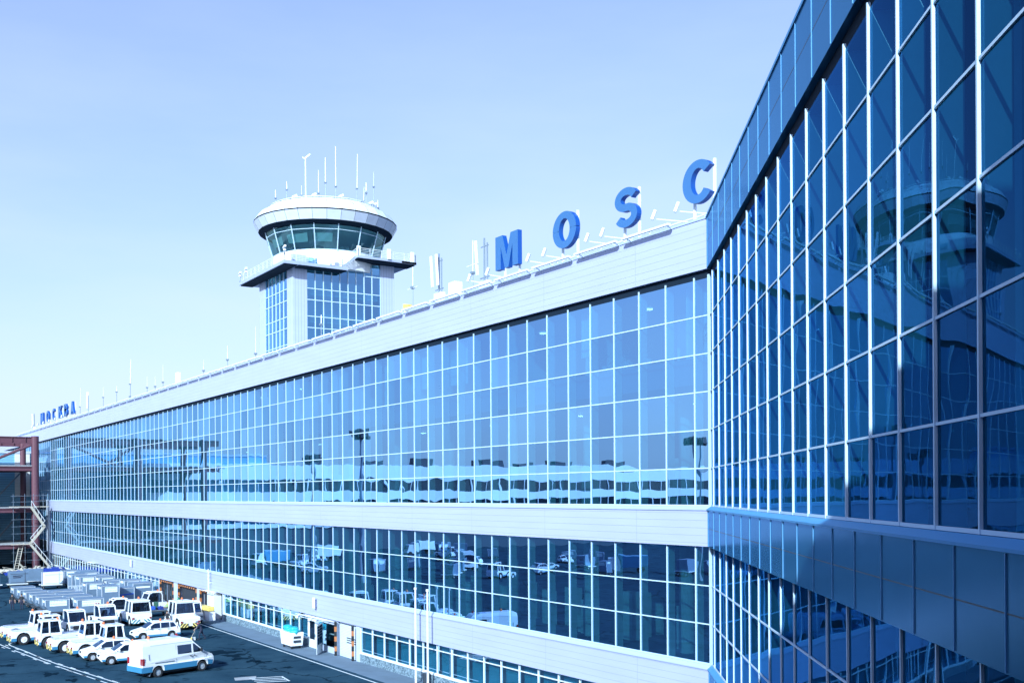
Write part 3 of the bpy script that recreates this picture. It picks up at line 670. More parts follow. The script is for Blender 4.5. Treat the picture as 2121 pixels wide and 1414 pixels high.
rail([(x0 - 3.1, y1 + 1.9, 43.15), (x0 - 3.1, y0 - 1.8, 43.15), (x1 + 1.7, y0 - 1.8, 43.15), (x1 + 1.7, 58.9, 43.15), (x1 + 1.7, 61.0, 44.85), (x1 + 2.1, 61.05, 44.85), (x1 + 2.1, y1 + 2.3, 44.85), (x0 - 2.9, y1 + 2.3, 44.85)])
# cab
NR = 32; NGc = 16
cabw = MB(); cabw.lathe([(7.3, 43.1), (7.42, 45.5)], NR, AX); cabw.build('cab_wall', M_WHITE, CT)
cabf = MB(); cabf.lathe([(7.0, 44.9), (7.0, 45.0)], NR, AX); cabf.build('cab_floor', M_INTW, CT)
for nm, mat, pr, dz in (('cab_roof_lower_panel', plain('cab_panel', (0.62, 0.70, 0.82), 0.35), [(9.35, 49.12), (10.0, 50.30)], 0.0), ('cab_roof_upper_panel', plain('cab_panel_top', (0.74, 0.84, 0.88), 0.35), [(10.0, 50.48), (9.3, 51.45), (7.95, 52.2)], 0.0)):
    mb = MB()
    for i in range(NR):
        g = 0.0022; t0 = 2 * math.pi * i / NR + g; t1 = 2 * math.pi * (i + 1) / NR - g
        for (r0, z0_), (r1, z1_) in zip(pr[:-1], pr[1:]):
            mb.add([(AX[0] + r0 * math.cos(t0), AX[1] + r0 * math.sin(t0), z0_), (AX[0] + r0 * math.cos(t1), AX[1] + r0 * math.sin(t1), z0_), (AX[0] + r1 * math.cos(t1), AX[1] + r1 * math.sin(t1), z1_), (AX[0] + r1 * math.cos(t0), AX[1] + r1 * math.sin(t0), z1_)], [(0, 1, 2, 3)])
    mb.build(nm, mat, CT, recalc=False)
mb = MB(); mb.lathe([(8.2, 48.75), (9.30, 49.05), (9.30, 49.13), (9.92, 50.28), (9.85, 50.38), (9.92, 50.50), (9.22, 51.42), (7.9, 52.14), (7.5, 52.2)], NR, AX); mb.build('cab_roof_core', M_SOFF, CT)
mb = MB(); mb.lathe([(7.95, 52.18), (7.95, 52.30), (7.0, 52.33)], NR, AX); mb.build('cab_roof_deck', M_WHITE, CT)
rail([(AX[0] + 7.8 * math.cos(2 * math.pi * i / 24), AX[1] + 7.8 * math.sin(2 * math.pi * i / 24), 52.2) for i in range(25)], 0.35, 1, step=9, w=0.06)
gl = MB(); fr = MB()
for i in range(NGc):
    t0 = 2 * math.pi * (i + 0.48) / NGc; t1 = 2 * math.pi * (i + 1.48) / NGc
    p = lambda t, r, z: Vector((AX[0] + r * math.cos(t), AX[1] + r * math.sin(t), z))
    gl.add([p(t0, 7.38, 45.5), p(t1, 7.38, 45.5), p(t1, 8.4, 48.75), p(t0, 8.4, 48.75)], [(0, 1, 2, 3)])
    fr.bar(p(t0, 7.44, 45.4), p(t0, 8.46, 48.8), 0.12, 0.1); fr.bar(p(t0, 8.26, 48.12), p(t1, 8.26, 48.12), 0.06); fr.bar(p(t0, 7.44, 45.52), p(t1, 7.44, 45.52), 0.12)
gl.build('cab_window', M_CABGLASS, CT, recalc=False); fr.build('cab_window_frame', M_MULL, CT)
mb = MB(); mb.lathe([(1.6, 45), (1.6, 49)], 12, AX); mb.build('cab_core', M_INTW, CT)
mb = MB(); mb.lathe([(8.0, 48.66), (8.0, 48.72)], NR, AX); mb.build('cab_ceiling', M_INTW, CT)
mb = MB()
for i in range(10):
    t = 2 * math.pi * i / 10; c = Vector((AX[0] + 5.6 * math.cos(t), AX[1] + 5.6 * math.sin(t), 0)); mb.box(c.x - 0.9, c.x + 0.9, c.y - 0.6, c.y + 0.6, 45, 46.2)
mb.build('cab_desk', M_GREY, CT)
mb = MB()
for t, w in ((-0.95, 0.42), (-0.45, 0.32), (-1.5, 0.4)):
    P = lambda tt, r, z: (AX[0] + r * math.cos(tt), AX[1] + r * math.sin(tt), z)
    mb.add([P(t - w / 2, 7.3, 46.6), P(t + w / 2, 7.3, 46.6), P(t + w / 2, 7.65, 47.7), P(t - w / 2, 7.65, 47.7)], [(0, 1, 2, 3)])
mb.build('cab_blind', plain('sun_blind', (0.5, 0.72, 0.76), 0.9), CT, recalc=False)
# aerials on the cab roof and panel antennas on the balcony rails
def whip(loc, h, lab, r=0.06, frac=0.3, thick=None, lean=0.0, boxes=0, cat='antenna', name='whip_antenna'):
    t_ = thing(name, lab, cat, loc)
    mb = MB(); mb.cyl((0, 0, -0.1), (lean * frac, 0, h * frac), r * 0.6, 7); mb.box(-r * 2, r * 2, -r * 2, r * 2, h * frac - 0.12, h * frac + 0.04); mb.build('mount', M_GREY, t_)
    mb = MB(); mb.cyl((lean * frac, 0, h * frac), (lean, 0, h), (thick or r) * 0.55, 7, (thick or r) * 0.4); mb.build('rod', M_WHITE, t_)
    for k in range(boxes):
        mb = MB(); mb.box(-0.25, 0.1, -0.12, 0.12, 0.3 + 0.45 * k, 0.55 + 0.45 * k); mb.build('junction_box', M_GREY, t_)
    return t_
cabtop = lambda a, r=7.3: (AX[0] + r * math.cos(a), AX[1] + r * math.sin(a), 52.3)
def vis(px_off):   # along the line facing the camera, metres to the right of the tower axis
    d = Vector((AX[0], AX[1], 0)).normalized(); rg = Vector((d.y, -d.x, 0)); dd = math.sqrt(max(0.0, 7.4 ** 2 - px_off ** 2))
    q = Vector((AX[0], AX[1], 0)) + rg * px_off - d * dd; return (q.x, q.y, 52.25)
for off, h, fr_, th, lab in ((-8.2 + 1.4, 2.2, 0.5, 0.10, 'short stubby aerial at the far left of the tower roof edge'), (-5.2, 2.8, 0.6, 0.10, 'short stubby aerial, second from the left on the tower roof'),
        (-3.2, 1.9, 0.3, 0.05, 'thin short rod between the stubby aerial and the lamp mast on the tower roof'), (-0.95, 3.9, 0.2, 0.07, 'medium white rod left of the tower roof middle'),
        (-0.02, 5.6, 0.4, 0.10, 'thick white rod aerial near the middle of the tower roof'), (1.35, 7.2, 0.25, 0.09, 'tallest white rod aerial on the tower roof'), (4.2, 6.6, 0.3, 0.09, 'tall slightly leaning white rod on the right part of the tower roof'),
        (5.1, 2.4, 0.2, 0.07, 'short plain white rod right of the leaning rod on the tower roof'), (5.5, 3.2, 0.55, 0.11, 'stubby aerial next to the short plain rod on the tower roof'), (6.6, 5.2, 0.6, 0.03, 'thin dark whip standing alone on the right of the tower roof'), (7.25, 1.8, 0.4, 0.09, 'short aerial at the far right of the tower roof edge')):
    whip(vis(off), h, lab, 0.07, fr_, th, lean=0.25 if 'leaning' in lab else 0.0)
t_ = thing('lamp_mast', 'white mast with two lamp heads on the left of the tower roof', 'lamp', vis(-2.65)); mb = MB(); mb.cyl((0, 0, 0), (0, 0, 5.6), 0.085, 8); mb.build('pole', M_WHITE, t_)
mb = MB(); mb.bar((0, 0, 5.5), (0.5, 0.5, 6.0), 0.25, 0.2); mb.bar((0, 0, 5.4), (-0.3, -0.3, 5.7), 0.1); mb.build('lamp_head', M_WHITE, t_)
for off, lab in ((-4.3, 'small floodlight on the tower roof left of the thin rod'), (-1.7, 'small floodlight on the tower roof left of its middle'), (1.9, 'small floodlight at the foot of the tallest rod on the tower roof'), (6.0, 'left of the two floodlights near the right end of the tower roof'), (6.5, 'right of the two floodlights near the right end of the tower roof')):
    t_ = thing('roof_floodlight', lab, 'floodlight', vis(off), rz=0.6); mb = MB(); mb.bar((0, 0, 0), (0, 0, 0.45), 0.08); mb.build('bracket', M_GREY, t_)
    mb = MB(); mb.bar((-0.1, -0.1, 0.45), (0.35, 0.3, 0.75), 0.36, 0.26); mb.build('lamp', M_WHITE, t_)
for loc, lab in (((x1 + 1.85, 57.2, 43.3), 'white panel antenna on the low balcony rail of the tower'), ((x1 + 1.9, 61.2, 44.85), 'white panel antenna at the head of the tower balcony stair'), ((x1 + 2.25, 65.6, 44.85), 'white panel antenna midway along the upper tower balcony'), ((x1 + 2.25, 69.2, 44.85), 'white panel antenna at the right end of the upper tower balcony')):
    t_ = thing('panel_antenna', lab, 'antenna', loc); mb = MB(); mb.box(-0.1, 0.16, -0.26, 0.26, -0.05, 1.35); mb.build('panel', M_WHITE, t_, bevel=0.04); mb = MB(); mb.box(-0.12, -0.02, -0.05, 0.05, -0.2, 1.2); mb.build('bracket', M_GREY, t_)
for loc, lab in (((x0 - 3.0, y0 - 1.8, 43.9), 'security camera on the left corner of the tower balcony'), ((x0 - 0.2, y0 - 1.9, 44.0), 'security camera on the tower balcony rail left of the corner'), ((x1 + 1.6, y0 - 1.7, 44.3), 'white dome and box camera on the near corner of the tower balcony')):
    t_ = thing('security_camera', lab, 'camera', loc); mb = MB(); mb.cyl((0, 0, -0.5), (0, 0, 0.5), 0.06, 7); mb.build('bracket', M_GREY, t_)
    mb = MB(); mb.bar((-0.5, 0.05, 0.5), (0.45, -0.1, 0.62), 0.26, 0.24); mb.lathe([(0.02, 0.0), (0.18, 0.05), (0.2, 0.2), (0.1, 0.32)], 10); mb.build('housing', M_WHITE, t_)

# ------------------------------------------------------------------ roof of the long wing: railing, letters, aerials
RT = thing('roof_railing', 'low white two rail guard along the roof edge of the long sunlit wing', 'railing', FL.P(60, -0.7, 24.9), world=True)
mb = MB()
for h in (0.32, 0.62): mb.bar(FL.P(0.8, -0.75, 24.7 + h), FL.P(196, -0.75, 24.7 + h), 0.045)
k = 0
while 1 + 3.9 * k < 196: p = FL.P(1 + 3.9 * k, -0.75, 24.6); mb.bar(p, p + Vector((0, 0, 0.74)), 0.045); k += 1
mb.build('rails', M_WSTEEL, RT)
def arcpts(cx, cy, rx, ry, a0, a1, n): return [(cx + rx * math.cos(R(a0 + (a1 - a0) * i / n)), cy + ry * math.sin(R(a0 + (a1 - a0) * i / n))) for i in range(n + 1)]
def stroke(pts, w):      # fat ribbon outline round a centre line; w = (across horizontal, across vertical)
    L_, R_ = [], []
    for i, p in enumerate(pts):
        a = pts[max(i - 1, 0)]; b_ = pts[min(i + 1, len(pts) - 1)]; dx, dy = b_[0] - a[0], b_[1] - a[1]; l = math.hypot(dx, dy)
        nx, ny = -dy / l, dx / l; L_.append((p[0] + nx * w[0] / 2, p[1] + ny * w[1] / 2)); R_.append((p[0] - nx * w[0] / 2, p[1] - ny * w[1] / 2))
    return L_ + R_[::-1]
def glyph(ch):           # unit letters, width 1, height 1: list of polygons (rings given as strokes)
    st = 0.27; sv = 0.19
    if ch == 'M': return [[(0, 0), (0.24, 0), (0.24, 0.66), (0.42, 0), (0.58, 0), (0.76, 0.66), (0.76, 0), (1, 0), (1, 1), (0.68, 1), (0.5, 0.38), (0.32, 1), (0, 1)]]
    if ch == 'C': return [stroke(arcpts(0.5, 0.5, 0.5 - st / 2, 0.5 - sv / 2, 38, 322, 30), (st, sv))]
    if ch == 'O': return [stroke(arcpts(0.5, 0.5, 0.5 - st / 2, 0.5 - sv / 2, 0, 180, 20), (st, sv)), stroke(arcpts(0.5, 0.5, 0.5 - st / 2, 0.5 - sv / 2, 180, 360, 20), (st, sv))]
    if ch == 'S':
        ry = 0.25 - sv / 4 + 0.005; top = arcpts(0.5, 1 - sv / 2 - ry, 0.5 - st / 2, ry, 20, 262, 22); bot = arcpts(0.5, sv / 2 + ry, 0.5 - st / 2, ry, 82, -160, 22); return [stroke(top[:-1] + bot[1:], (st, sv))]
    if ch == 'K': return [[(0, 0), (0.27, 0), (0.27, 1), (0, 1)], [(0.27, 0.40), (0.42, 0.52), (0.70, 0), (1, 0), (0.62, 0.62), (1, 1), (0.70, 1), (0.27, 0.62)]]
    if ch == 'B':
        up_ = stroke([(0.2, 0.91)] + arcpts(0.58, 0.71, 0.24, 0.20, 90, -90, 12) + [(0.2, 0.51)], (st, sv)); dn = stroke([(0.2, 0.51)] + arcpts(0.62, 0.30, 0.25, 0.21, 90, -90, 12) + [(0.2, 0.09)], (st, sv)); return [[(0, 0), (0.26, 0), (0.26, 1), (0, 1)], up_, dn]
    if ch == 'A': return [[(0, 0), (0.27, 0), (0.335, 0.2), (0.665, 0.2), (0.73, 0), (1, 0), (0.65, 1), (0.35, 1)]]
def poly_tri(mb, poly, f, d0, d1, side):
    """Front, back and returns of a possibly concave outline."""
    from mathutils.geometry import tessellate_polygon
    tri = tessellate_polygon([[Vector((a, b_, 0)) for a, b_ in poly]]); n = len(poly)
    vs = [f(a, b_, d0) for a, b_ in poly] + [f(a, b_, d1) for a, b_ in poly]
    mb.add(vs, [tuple(t) for t in tri], 0); mb.add(vs, [tuple(i + n for i in t[::-1]) for t in tri], side)
    mb.add(vs, [(i, (i + 1) % n, n + (i + 1) % n, n + i) for i in range(n)], side)
def letter(ch, xl, wd, ht, lab, posts=True, lights=True, zb=26.45):
    t_ = thing('roof_letter', lab, 'letter', (xl + wd / 2, 35.5, 24.6), 0, 'letters along the roof')
    yy = lambda d: d
    mb = MB()
    for poly in glyph(ch):
        if ch == 'A':
            pass
        poly_tri(mb, poly, lambda a, b_, d: Vector((-wd / 2 + a * wd, d, zb - 24.6 + b_ * ht)), -0.0, 0.30, 1)
    if ch == 'A':
        mb2 = mb
    mb.build('letter_body', [M_LETTER, M_LETTERS], t_, recalc=True)
    for s in (-0.28, 0.36):
        mb = MB(); mb.box(s * wd - 0.055, s * wd + 0.055, 0.32, 0.43, -0.05, (zb - 24.6) + ht * (0.12 if s < 0 else 0.97)); mb.build('post', M_WSTEEL, t_)
    return t_
HT = 2.08
for ch, xl, wd, lab in (('M', -55.95, 2.55, 'large blue roof letter M, farthest left of the four near letters'), ('O', -49.75, 2.25, 'large blue roof letter O between the M and the S'), ('S', -44.05, 1.85, 'large blue roof letter S between the O and the C'), ('C', -38.75, 2.15, 'large blue roof letter C beside the near wing, its nearest letter')):
    letter(ch, xl, wd, HT, lab)
for ch, xl, wd, lab in (('M', -220.6, 3.0, 'far blue roof letter M, first of the word at the far left'), ('O', -214.3, 2.8, 'far blue roof letter O after the first M at the far left'), ('C', -208.1, 2.6, 'far blue roof letter C in the middle of the far left word'), ('K', -202.1, 2.8, 'far blue roof letter K before the B in the far left word'), ('B', -196.9, 2.6, 'far blue roof letter B before the last A at the far left'), ('A', -191.1, 2.7, 'far blue roof letter A, last of the word at the far left')):
    letter(ch, xl, wd, HT, lab)
fl0 = None
def flood(xb, lab):
    t_ = thing('floodlight', lab, 'floodlight', (xb, 34.3, 25.2), 0, 'floodlights on arms in front of the roof letters')
    mb = MB(); mb.bar((2.7, 0.1, -0.15), (0.1, -0.3, 0.55), 0.04); mb.box(2.6, 2.8, 0.0, 0.2, -0.6, -0.1); mb.build('arm', M_WSTEEL, t_)
    mb = MB(); mb.bar((-0.12, -0.42, 0.55), (0.0, -0.30, 0.98), 0.28, 0.12); mb.build('lamp', M_WHITE, t_)
    return t_
for i, (x, lab) in enumerate(((-56.5, 'floodlight arm left of the near roof letter M'), (-54.35, 'floodlight arm below the near roof letter M'), (-49.95, 'floodlight arm left of the near roof letter O'), (-48.35, 'floodlight arm below the near roof letter O'), (-44.4, 'floodlight arm left of the near roof letter S'), (-43.1, 'floodlight arm below the near roof letter S'), (-39.05, 'floodlight arm left of the near roof letter C'), (-37.4, 'floodlight arm below the near roof letter C'))):
    flood(x, lab)
for k, n_ in enumerate(('first M', 'O', 'C', 'K', 'B', 'last A')): flood(-219.5 + 5.9 * k, 'floodlight in front of the far left roof letter ' + n_)
# aerials
for x, h, fr_, th, ln_, bx, lab in ((-180.7, 4.9, 0.4, 0.07, 0.9, 0, 'leaning white whip aerial on the roof just right of the far left word'), (-163.9, 3.6, 0.6, 0.05, 0.3, 0, 'thin whip aerial on the roof, third from the far left word'), (-155.4, 3.0, 0.75, 0.08, 0.2, 0, 'thin aerial with a thick tip on the far roof'),
        (-147.6, 5.9, 0.45, 0.11, 0.6, 2, 'tall stout white aerial with boxes on the far roof'), (-138.7, 2.8, 0.5, 0.04, 0.1, 0, 'thin aerial right of the tall stout one on the far roof'), (-134.8, 2.4, 0.5, 0.04, 0.1, 0, 'shortest thin aerial on the far roof'), (-131.2, 3.5, 0.4, 0.04, 0.1, 0, 'thin aerial left of the white box on the far roof'),
        (-114.8, 2.3, 0.5, 0.04, 0.05, 0, 'thin aerial halfway between the white box and the tower'), (-106.7, 2.9, 0.5, 0.05, 0.05, 0, 'thin aerial left of the tower'), (-98.3, 3.7, 0.3, 0.04, 0.05, 0, 'faint thin aerial against the left edge of the tower'), (-82.4, 2.5, 0.7, 0.08, 0.05, 0, 'aerial in front of the tower windows'),
        (-66.1, 3.5, 0.6, 0.05, 0.05, 0, 'aerial with a cross bar right of the tower'), (-57.9, 3.7, 0.45, 0.05, 0.05, 0, 'thin aerial left of the near letter M')):
    t_ = whip((x, 35.0, 25.0), h, lab, 0.06, fr_, th, ln_, bx)
    if 'cross bar' in lab or 'near letter M' in lab: mb = MB(); mb.bar((-0.7, 0, h * 0.58), (0.7, 0, h * 0.58), 0.04); mb.build('cross_bar', M_WSTEEL, t_)
def sector(loc, n, lab, h=3.4):
    t_ = thing('sector_antenna', lab, 'antenna', loc); 
    mb = MB(); mb.cyl((0, 0, -0.4), (0, 0, h), 0.06, 8); mb.cyl((0.35, 0, -0.4), (0.35, 0, h * 0.9), 0.05, 8); mb.bar((-0.5, 0, 1.0), (0.6, 0, 1.0), 0.06); mb.bar((-0.4, 0, h * .85), (0.5, 0, h * .85), 0.05); mb.build('mast', M_GREY, t_)
    for k in range(n):
        mb = MB(); mb.bar((-0.5 + 0.75 * k + 0.05, -0.25, 1.2), (-0.58 + 0.75 * k, -0.3, h - 0.1), 0.19, 0.10); mb.build('panel', M_WHITE, t_)
    for k in range(2):
        mb = MB(); mb.box(-0.45 + 0.6 * k, -0.02 + 0.6 * k, -0.15, 0.15, -0.25, 0.75); mb.build('radio_unit', M_WHITE, t_)
sector((-62.3, 35.0, 25.3), 2, 'cluster of white panel antennas on the roof left of the near letter M')
sector((-224.4, 35.0, 25.4), 2, 'cluster of white panel antennas left of the far word')
t_ = sector((-56.95, 35.3, 25.2), 1, 'single tall white panel antenna beside the near letter M', 3.5)
t_ = thing('panel_antenna', 'white panel antenna on a thin mast right of the far left word', 'antenna', (-174.6, 35, 25.0)); mb = MB(); mb.cyl((0.3, 0, -0.2), (0.3, 0, 3.2), 0.06, 7); mb.build('mast', M_GREY, t_); mb = MB(); mb.box(-0.3, 0.1, -0.15, 0.1, 1.2, 3.8); mb.build('panel', M_WHITE, t_)
t_ = thing('roof_box', 'narrow white roof box on a stand on the far roof', 'box', (-124.7, 35, 25.0)); mb = MB(); mb.box(-0.35, 0.35, -0.2, 0.2, 0.3, 1.9); mb.build('cabinet', M_WHITE, t_); mb = MB(); mb.box(-0.3, 0.3, -0.15, 0.15, -0.4, 0.3); mb.build('stand', M_GREY, t_)
t_ = thing('roof_box', 'white equipment cabinet on the roof right of the panel antenna cluster', 'box', (-60.1, 35, 25.1)); mb = MB(); mb.box(-0.42, 0.42, -0.3, 0.3, 0.25, 1.3); mb.box(0.42, 0.75, -0.2, 0.2, 0.2, 0.55); mb.build('cabinet', M_WHITE, t_, bevel=0.03); mb = MB(); mb.box(-0.4, 0.4, -0.3, 0.3, -0.5, 0.25); mb.build('stand', M_GREY, t_)
t_ = thing('roof_vent', 'yellow bent pipe vent on the roof right of the tower', 'vent', (-67.8, 35.2, 25.0)); mb = MB(); mb.cyl((0, 0, -0.5), (0.45, 0, 1.0), 0.17, 10); mb.build('pipe', M_YELLOW, t_); mb = MB(); mb.bar((0.15, 0, 1.0), (0.95, 0, 0.85), 0.34, 0.3); mb.build('hood', M_YELLOW, t_)

# ------------------------------------------------------------------ left end: side building, steel frame, scaffold
M_SIDING = lined('blue_siding', (0.20, 0.46, 0.66), (0.10, 0.26, 0.40), 0.45, 0.07)
SB = thing('side_building', 'blue ribbed side building behind the red steel frame at the far left', 'building', (-216, 12, 0), world=True)
mb = MB(); mb.box(-232, -215.5, -12, 33.0, 0, 20.6); mb.build('wall', M_SIDING, SB)
mb = MB(); mb.box(-232.2, -215.3, -12.2, 33.0, 20.6, 21.0); mb.build('roof', M_PALE, SB)
mb = MB(); mb.box(-215.5, -215.35, 30.2, 32.8, 12.5, 20.5); mb.build('white_block_panel', lined('white_blocks', (0.72, 0.74, 0.72), (0.5, 0.54, 0.55), 0.6, 0.03), SB)
mb = MB(); mb.box(-215.5, -215.4, 8, 27.5, 0.1, 3.7); mb.build('dark_opening', M_BLACK, SB)
SF = thing('steel_frame', 'unfinished dark red steel frame with decks at the far left end of the wing', 'frame', (-203, 24, 0), world=True)
CX, CB = -197.35, -210.5
for x in (CX, CB):
    for y in (30.9, 19.0, 7.0):
        mb = MB(); mb.cyl((x, y, 0), (x, y, 22.9), 0.62 if x == CX else 0.5, 16); mb.build('column', M_STEEL, SF)
def ibeam(mb, a, b_, h, w=0.5):
    a = Vector(a); b_ = Vector(b_); mb.bar(a, b_, 0.12, h); 
    for s in (-1, 1): mb.bar(a + Vector((0, 0, s * (h / 2 - 0.06))), b_ + Vector((0, 0, s * (h / 2 - 0.06))), w, 0.12)
for z, h in ((22.2, 1.15), (17.3, 0.75), (10.15, 0.7), (3.95, 0.65)):
    for x in (CX, CB):
        mb = MB(); ibeam(mb, (x, 30.9, z), (x, 4, z), h)
        if z > 20:
            for k in range(9): mb.box(x - 0.22, x + 0.22, 29.3 - 2.1 * k, 29.4 - 2.1 * k, z - h / 2, z + h / 2)
        mb.build('beam', M_STEEL, SF)
    for y in (30.9, 19.0, 7.0): mb = MB(); ibeam(mb, (CX, y, z - 0.06), (CB, y, z - 0.06), h - 0.1); mb.build('beam', M_STEEL, SF)
for a, b_ in (((CX, 30.3, 21.4), (CX, 22.0, 17.6)), ((CX, 19.5, 21.4), (CX, 25.2, 17.6)), ((CB, 30.5, 16.9), (CB, 25.0, 10.6)), ((CB, 30.5, 9.7), (CB, 26.0, 4.3))):
    mb = MB(); mb.cyl(a, b_, 0.24 if a[0] == CX else 0.14, 10); mb.build('brace', M_STEEL if a[0] == CX else M_GREY, SF)
for z in (17.72, 10.56, 4.33):
    mb = MB(); mb.box(-214.5, CX + 0.25, 3, 31.0, z, z + 0.16); mb.build('deck', M_CONC, SF)
sc = thing('scaffold', 'thin scaffold tubes with plank decks round the red corner column', 'scaffold', (-195, 29, 0), world=True)
mb = MB()
for x, y in ((-196.0, 27.2), (-196.0, 29.0), (-196, 30.4), (-194.6, 32.6), (-196.0, 31.9)): mb.cyl((x, y, 0), (x, y, 13.0), 0.035, 6)
for z in (1.6, 3.0, 6.2, 7.4, 8.6, 11.6, 12.6): mb.cyl((-195.9, 26.8, z), (-195.9, 32.6, z + 0.1), 0.03, 6)
mb.build('tubes', M_GREY, sc)
for z, y0_, y1_ in ((10.7, 26.6, 32.8), (4.35, 26.8, 30.6)): mb = MB(); mb.box(-196.6, -195.5, y0_, y1_, z, z + 0.14); mb.build('plank_deck', M_TIMBER, sc)
st = thing('site_stair', 'pale zigzag site stair beside the red corner column', 'stair', (-195, 31, 0), world=True)
for (ya, za), (yb, zb) in (((29.8, 10.8), (31.9, 7.4)), ((31.9, 7.4), (29.6, 4.5)), ((29.6, 4.5), (33.0, 0.0))):
    mb = MB()
    for x in (-195.3, -194.4): mb.bar((x, ya, za), (x, yb, zb), 0.1, 0.28)
    n = 10
    for i in range(1, n): y = ya + (yb - ya) * i / n; z = za + (zb - za) * i / n; mb.box(-195.3, -194.4, y - 0.1, y + 0.1, z, z + 0.05)
    mb.build('stair_flight', M_TIMBER, st)
    mb = MB(); mb.bar((-194.4, ya, za + 1), (-194.4, yb, zb + 1), 0.07)
    for i in range(5): y = ya + (yb - ya) * i / 4; z = za + (zb - za) * i / 4; mb.bar((-194.4, y, z), (-194.4, y, z + 1), 0.05)
    mb.build('handrail', M_WSTEEL, st)
ld = thing('ladder', 'straight pale ladder leaning on the lowest deck left of the red corner column', 'ladder', (-194.5, 27.3, 0), world=True)
mb = MB()
for d in (0.0, 0.62): mb.bar((-193.2, 26.8 + d, 0), (-196.9, 28.3 + d, 4.6), 0.09)
for i in range(12): t = i / 12 + 0.04; mb.bar((-193.2 - 3.7 * t, 26.8 + 1.5 * t, 4.6 * t), (-193.2 - 3.7 * t, 27.42 + 1.5 * t, 4.6 * t), 0.07)
mb.build('rails', M_TIMBER, ld)
rb = thing('rubble_heap', 'heap of pale boards and site rubble at the foot of the ladder', 'rubble', (-192, 28, 0), world=True)
mb = MB(); rr = random.Random(4)
for k in range(46):
    c = Vector((-191.5 + rr.uniform(-3.2, 2.5), 27.5 + rr.uniform(-3.5, 3.5), rr.uniform(0, 0.7))); d = Vector((rr.uniform(-1, 1), rr.uniform(-1, 1), rr.uniform(-.2, .2))).normalized() * rr.uniform(.3, 1.1)
    mb.bar(c - d, c + d, rr.uniform(.1, .4), rr.uniform(.06, .3))
mb.build('boards', M_TIMBER, rb)
tp = thing('tarpaulin', 'blue tarpaulin sheet draped behind the container dollies', 'tarpaulin', (-183, 29, 0), world=True)
mb = MB(); n = 26; rr = random.Random(9); rows = []
for j in range(6):
    row = []
    for i in range(n + 1):
        t = i / n; x = -186.5 + 5.5 * math.sin(t * 3) * 0.3; y = 24.3 + 9.0 * t; top = 0.3 + 0.55 * min(1, t * 1.6) + 0.15 * math.sin(9 * t)
        s = j / 5; row.append(Vector((x + 2.6 * (1 - s) + 0.15 * math.sin(i * 2.1 + j), y, top * (1 - (1 - s) ** 2) + 0.06 * math.sin(i * 1.7 + j * 2))))
    rows.append(row)
vs = [v for r_ in rows for v in r_]; mb.add(vs, [(j * (n + 1) + i, j * (n + 1) + i + 1, (j + 1) * (n + 1) + i + 1, (j + 1) * (n + 1) + i) for j in range(5) for i in range(n)])
vb = [Vector((v.x - 2.4, v.y, 0.02)) for v in rows[-1]]; mb.add(rows[-1] + vb, [(i, i + 1, n + 2 + i, n + 1 + i) for i in range(n)])
mb.build('sheet', M_TARP, tp, smooth=True)
mb = MB()
for k in range(6): mb.cyl((-188, 25.3 + 1.5 * k, 0.3 + 0.12 * k), (-184.5, 25.1 + 1.5 * k, 0.25 + 0.1 * k), 0.25, 8)
mb.build('covered_load', M_CONC, tp)

# ------------------------------------------------------------------ buildings and things seen only as reflections
PR = thing('pier_building', 'low white banded pier building seen mirrored in the facade glass', 'building', (-218, -60, 0), world=True)
FP = Frame((-214.5, 13), (0, -1), (1, 0)); PL = 165
for nm, z0, z1, n0, mat in (('upper_band', 15.7, 19.0, 0, M_WHITE), ('lower_band', 11.0, 13.2, 0.05, M_WHITE), ('base_band', 5.6, 6.6, 0.0, M_WHITE)):
    mb = MB(); FP.box(mb, 0, PL, -8, n0, z0, z1); mb.build(nm, mat, PR)
for nm, z0, z1, mat in (('window_strip', 13.2, 15.7, M_GGLASS), ('lower_window_strip', 6.6, 11.0, M_GGLASS)):
    mb = MB(); FP.box(mb, 0, PL, -8, -0.25, z0, z1); mb.build(nm, mat, PR)
    mb = MB(); FP.box(mb, 0, PL, -9, -3, z0, z1); mb.build('room', plain('pier_room', (0.03, 0.07, 0.11), 0.8), PR)
    for k in range(0, 40): mb = MB(); FP.box(mb, k * 3.75, k * 3.75 + 0.25, -0.4, 0.0, z0, z1); mb.build('window_post', M_WHITE, PR)
mb = MB(); FP.box(mb, 0, PL, -8, -0.4, 0, 5.6); mb.build('ground_storey', plain('pier_ground_storey', (0.04, 0.08, 0.12), 0.8), PR)
mb = MB(); rr = random.Random(2)
for k in range(9): u = 6 + 14 * k + rr.uniform(-3, 3); FP.box(mb, u, u + rr.uniform(2, 7), -6, -3, 19.0, 19.0 + rr.uniform(0.8, 2.2))
mb.build('roof_plant', M_DARK, PR)
for k, (x, y) in enumerate(((-137, 3), (-111, -37), (-176, -6))):
    t_ = thing('light_mast', '%s tall apron light mast seen mirrored in the facade glass' % ('nearer', 'right hand', 'far')[k], 'light mast', (x, y, 0))
    mb = MB(); mb.cyl((0, 0, 0), (0, 0, 21.5 - k), 0.42, 10, 0.22); mb.build('pole', M_GREY, t_)
    mb = MB(); mb.bar((-2.0, 0.4, 20.6 - k), (2.0, -0.4, 20.6 - k), 0.5, 0.5)
    for q in (-1.7, -0.6, 0.6, 1.7): mb.box(q - 0.3, q + 0.3, -0.3, 0.7, 20.6 - k, 21.6 - k)
    mb.build('lamp_head', M_DARK, t_)
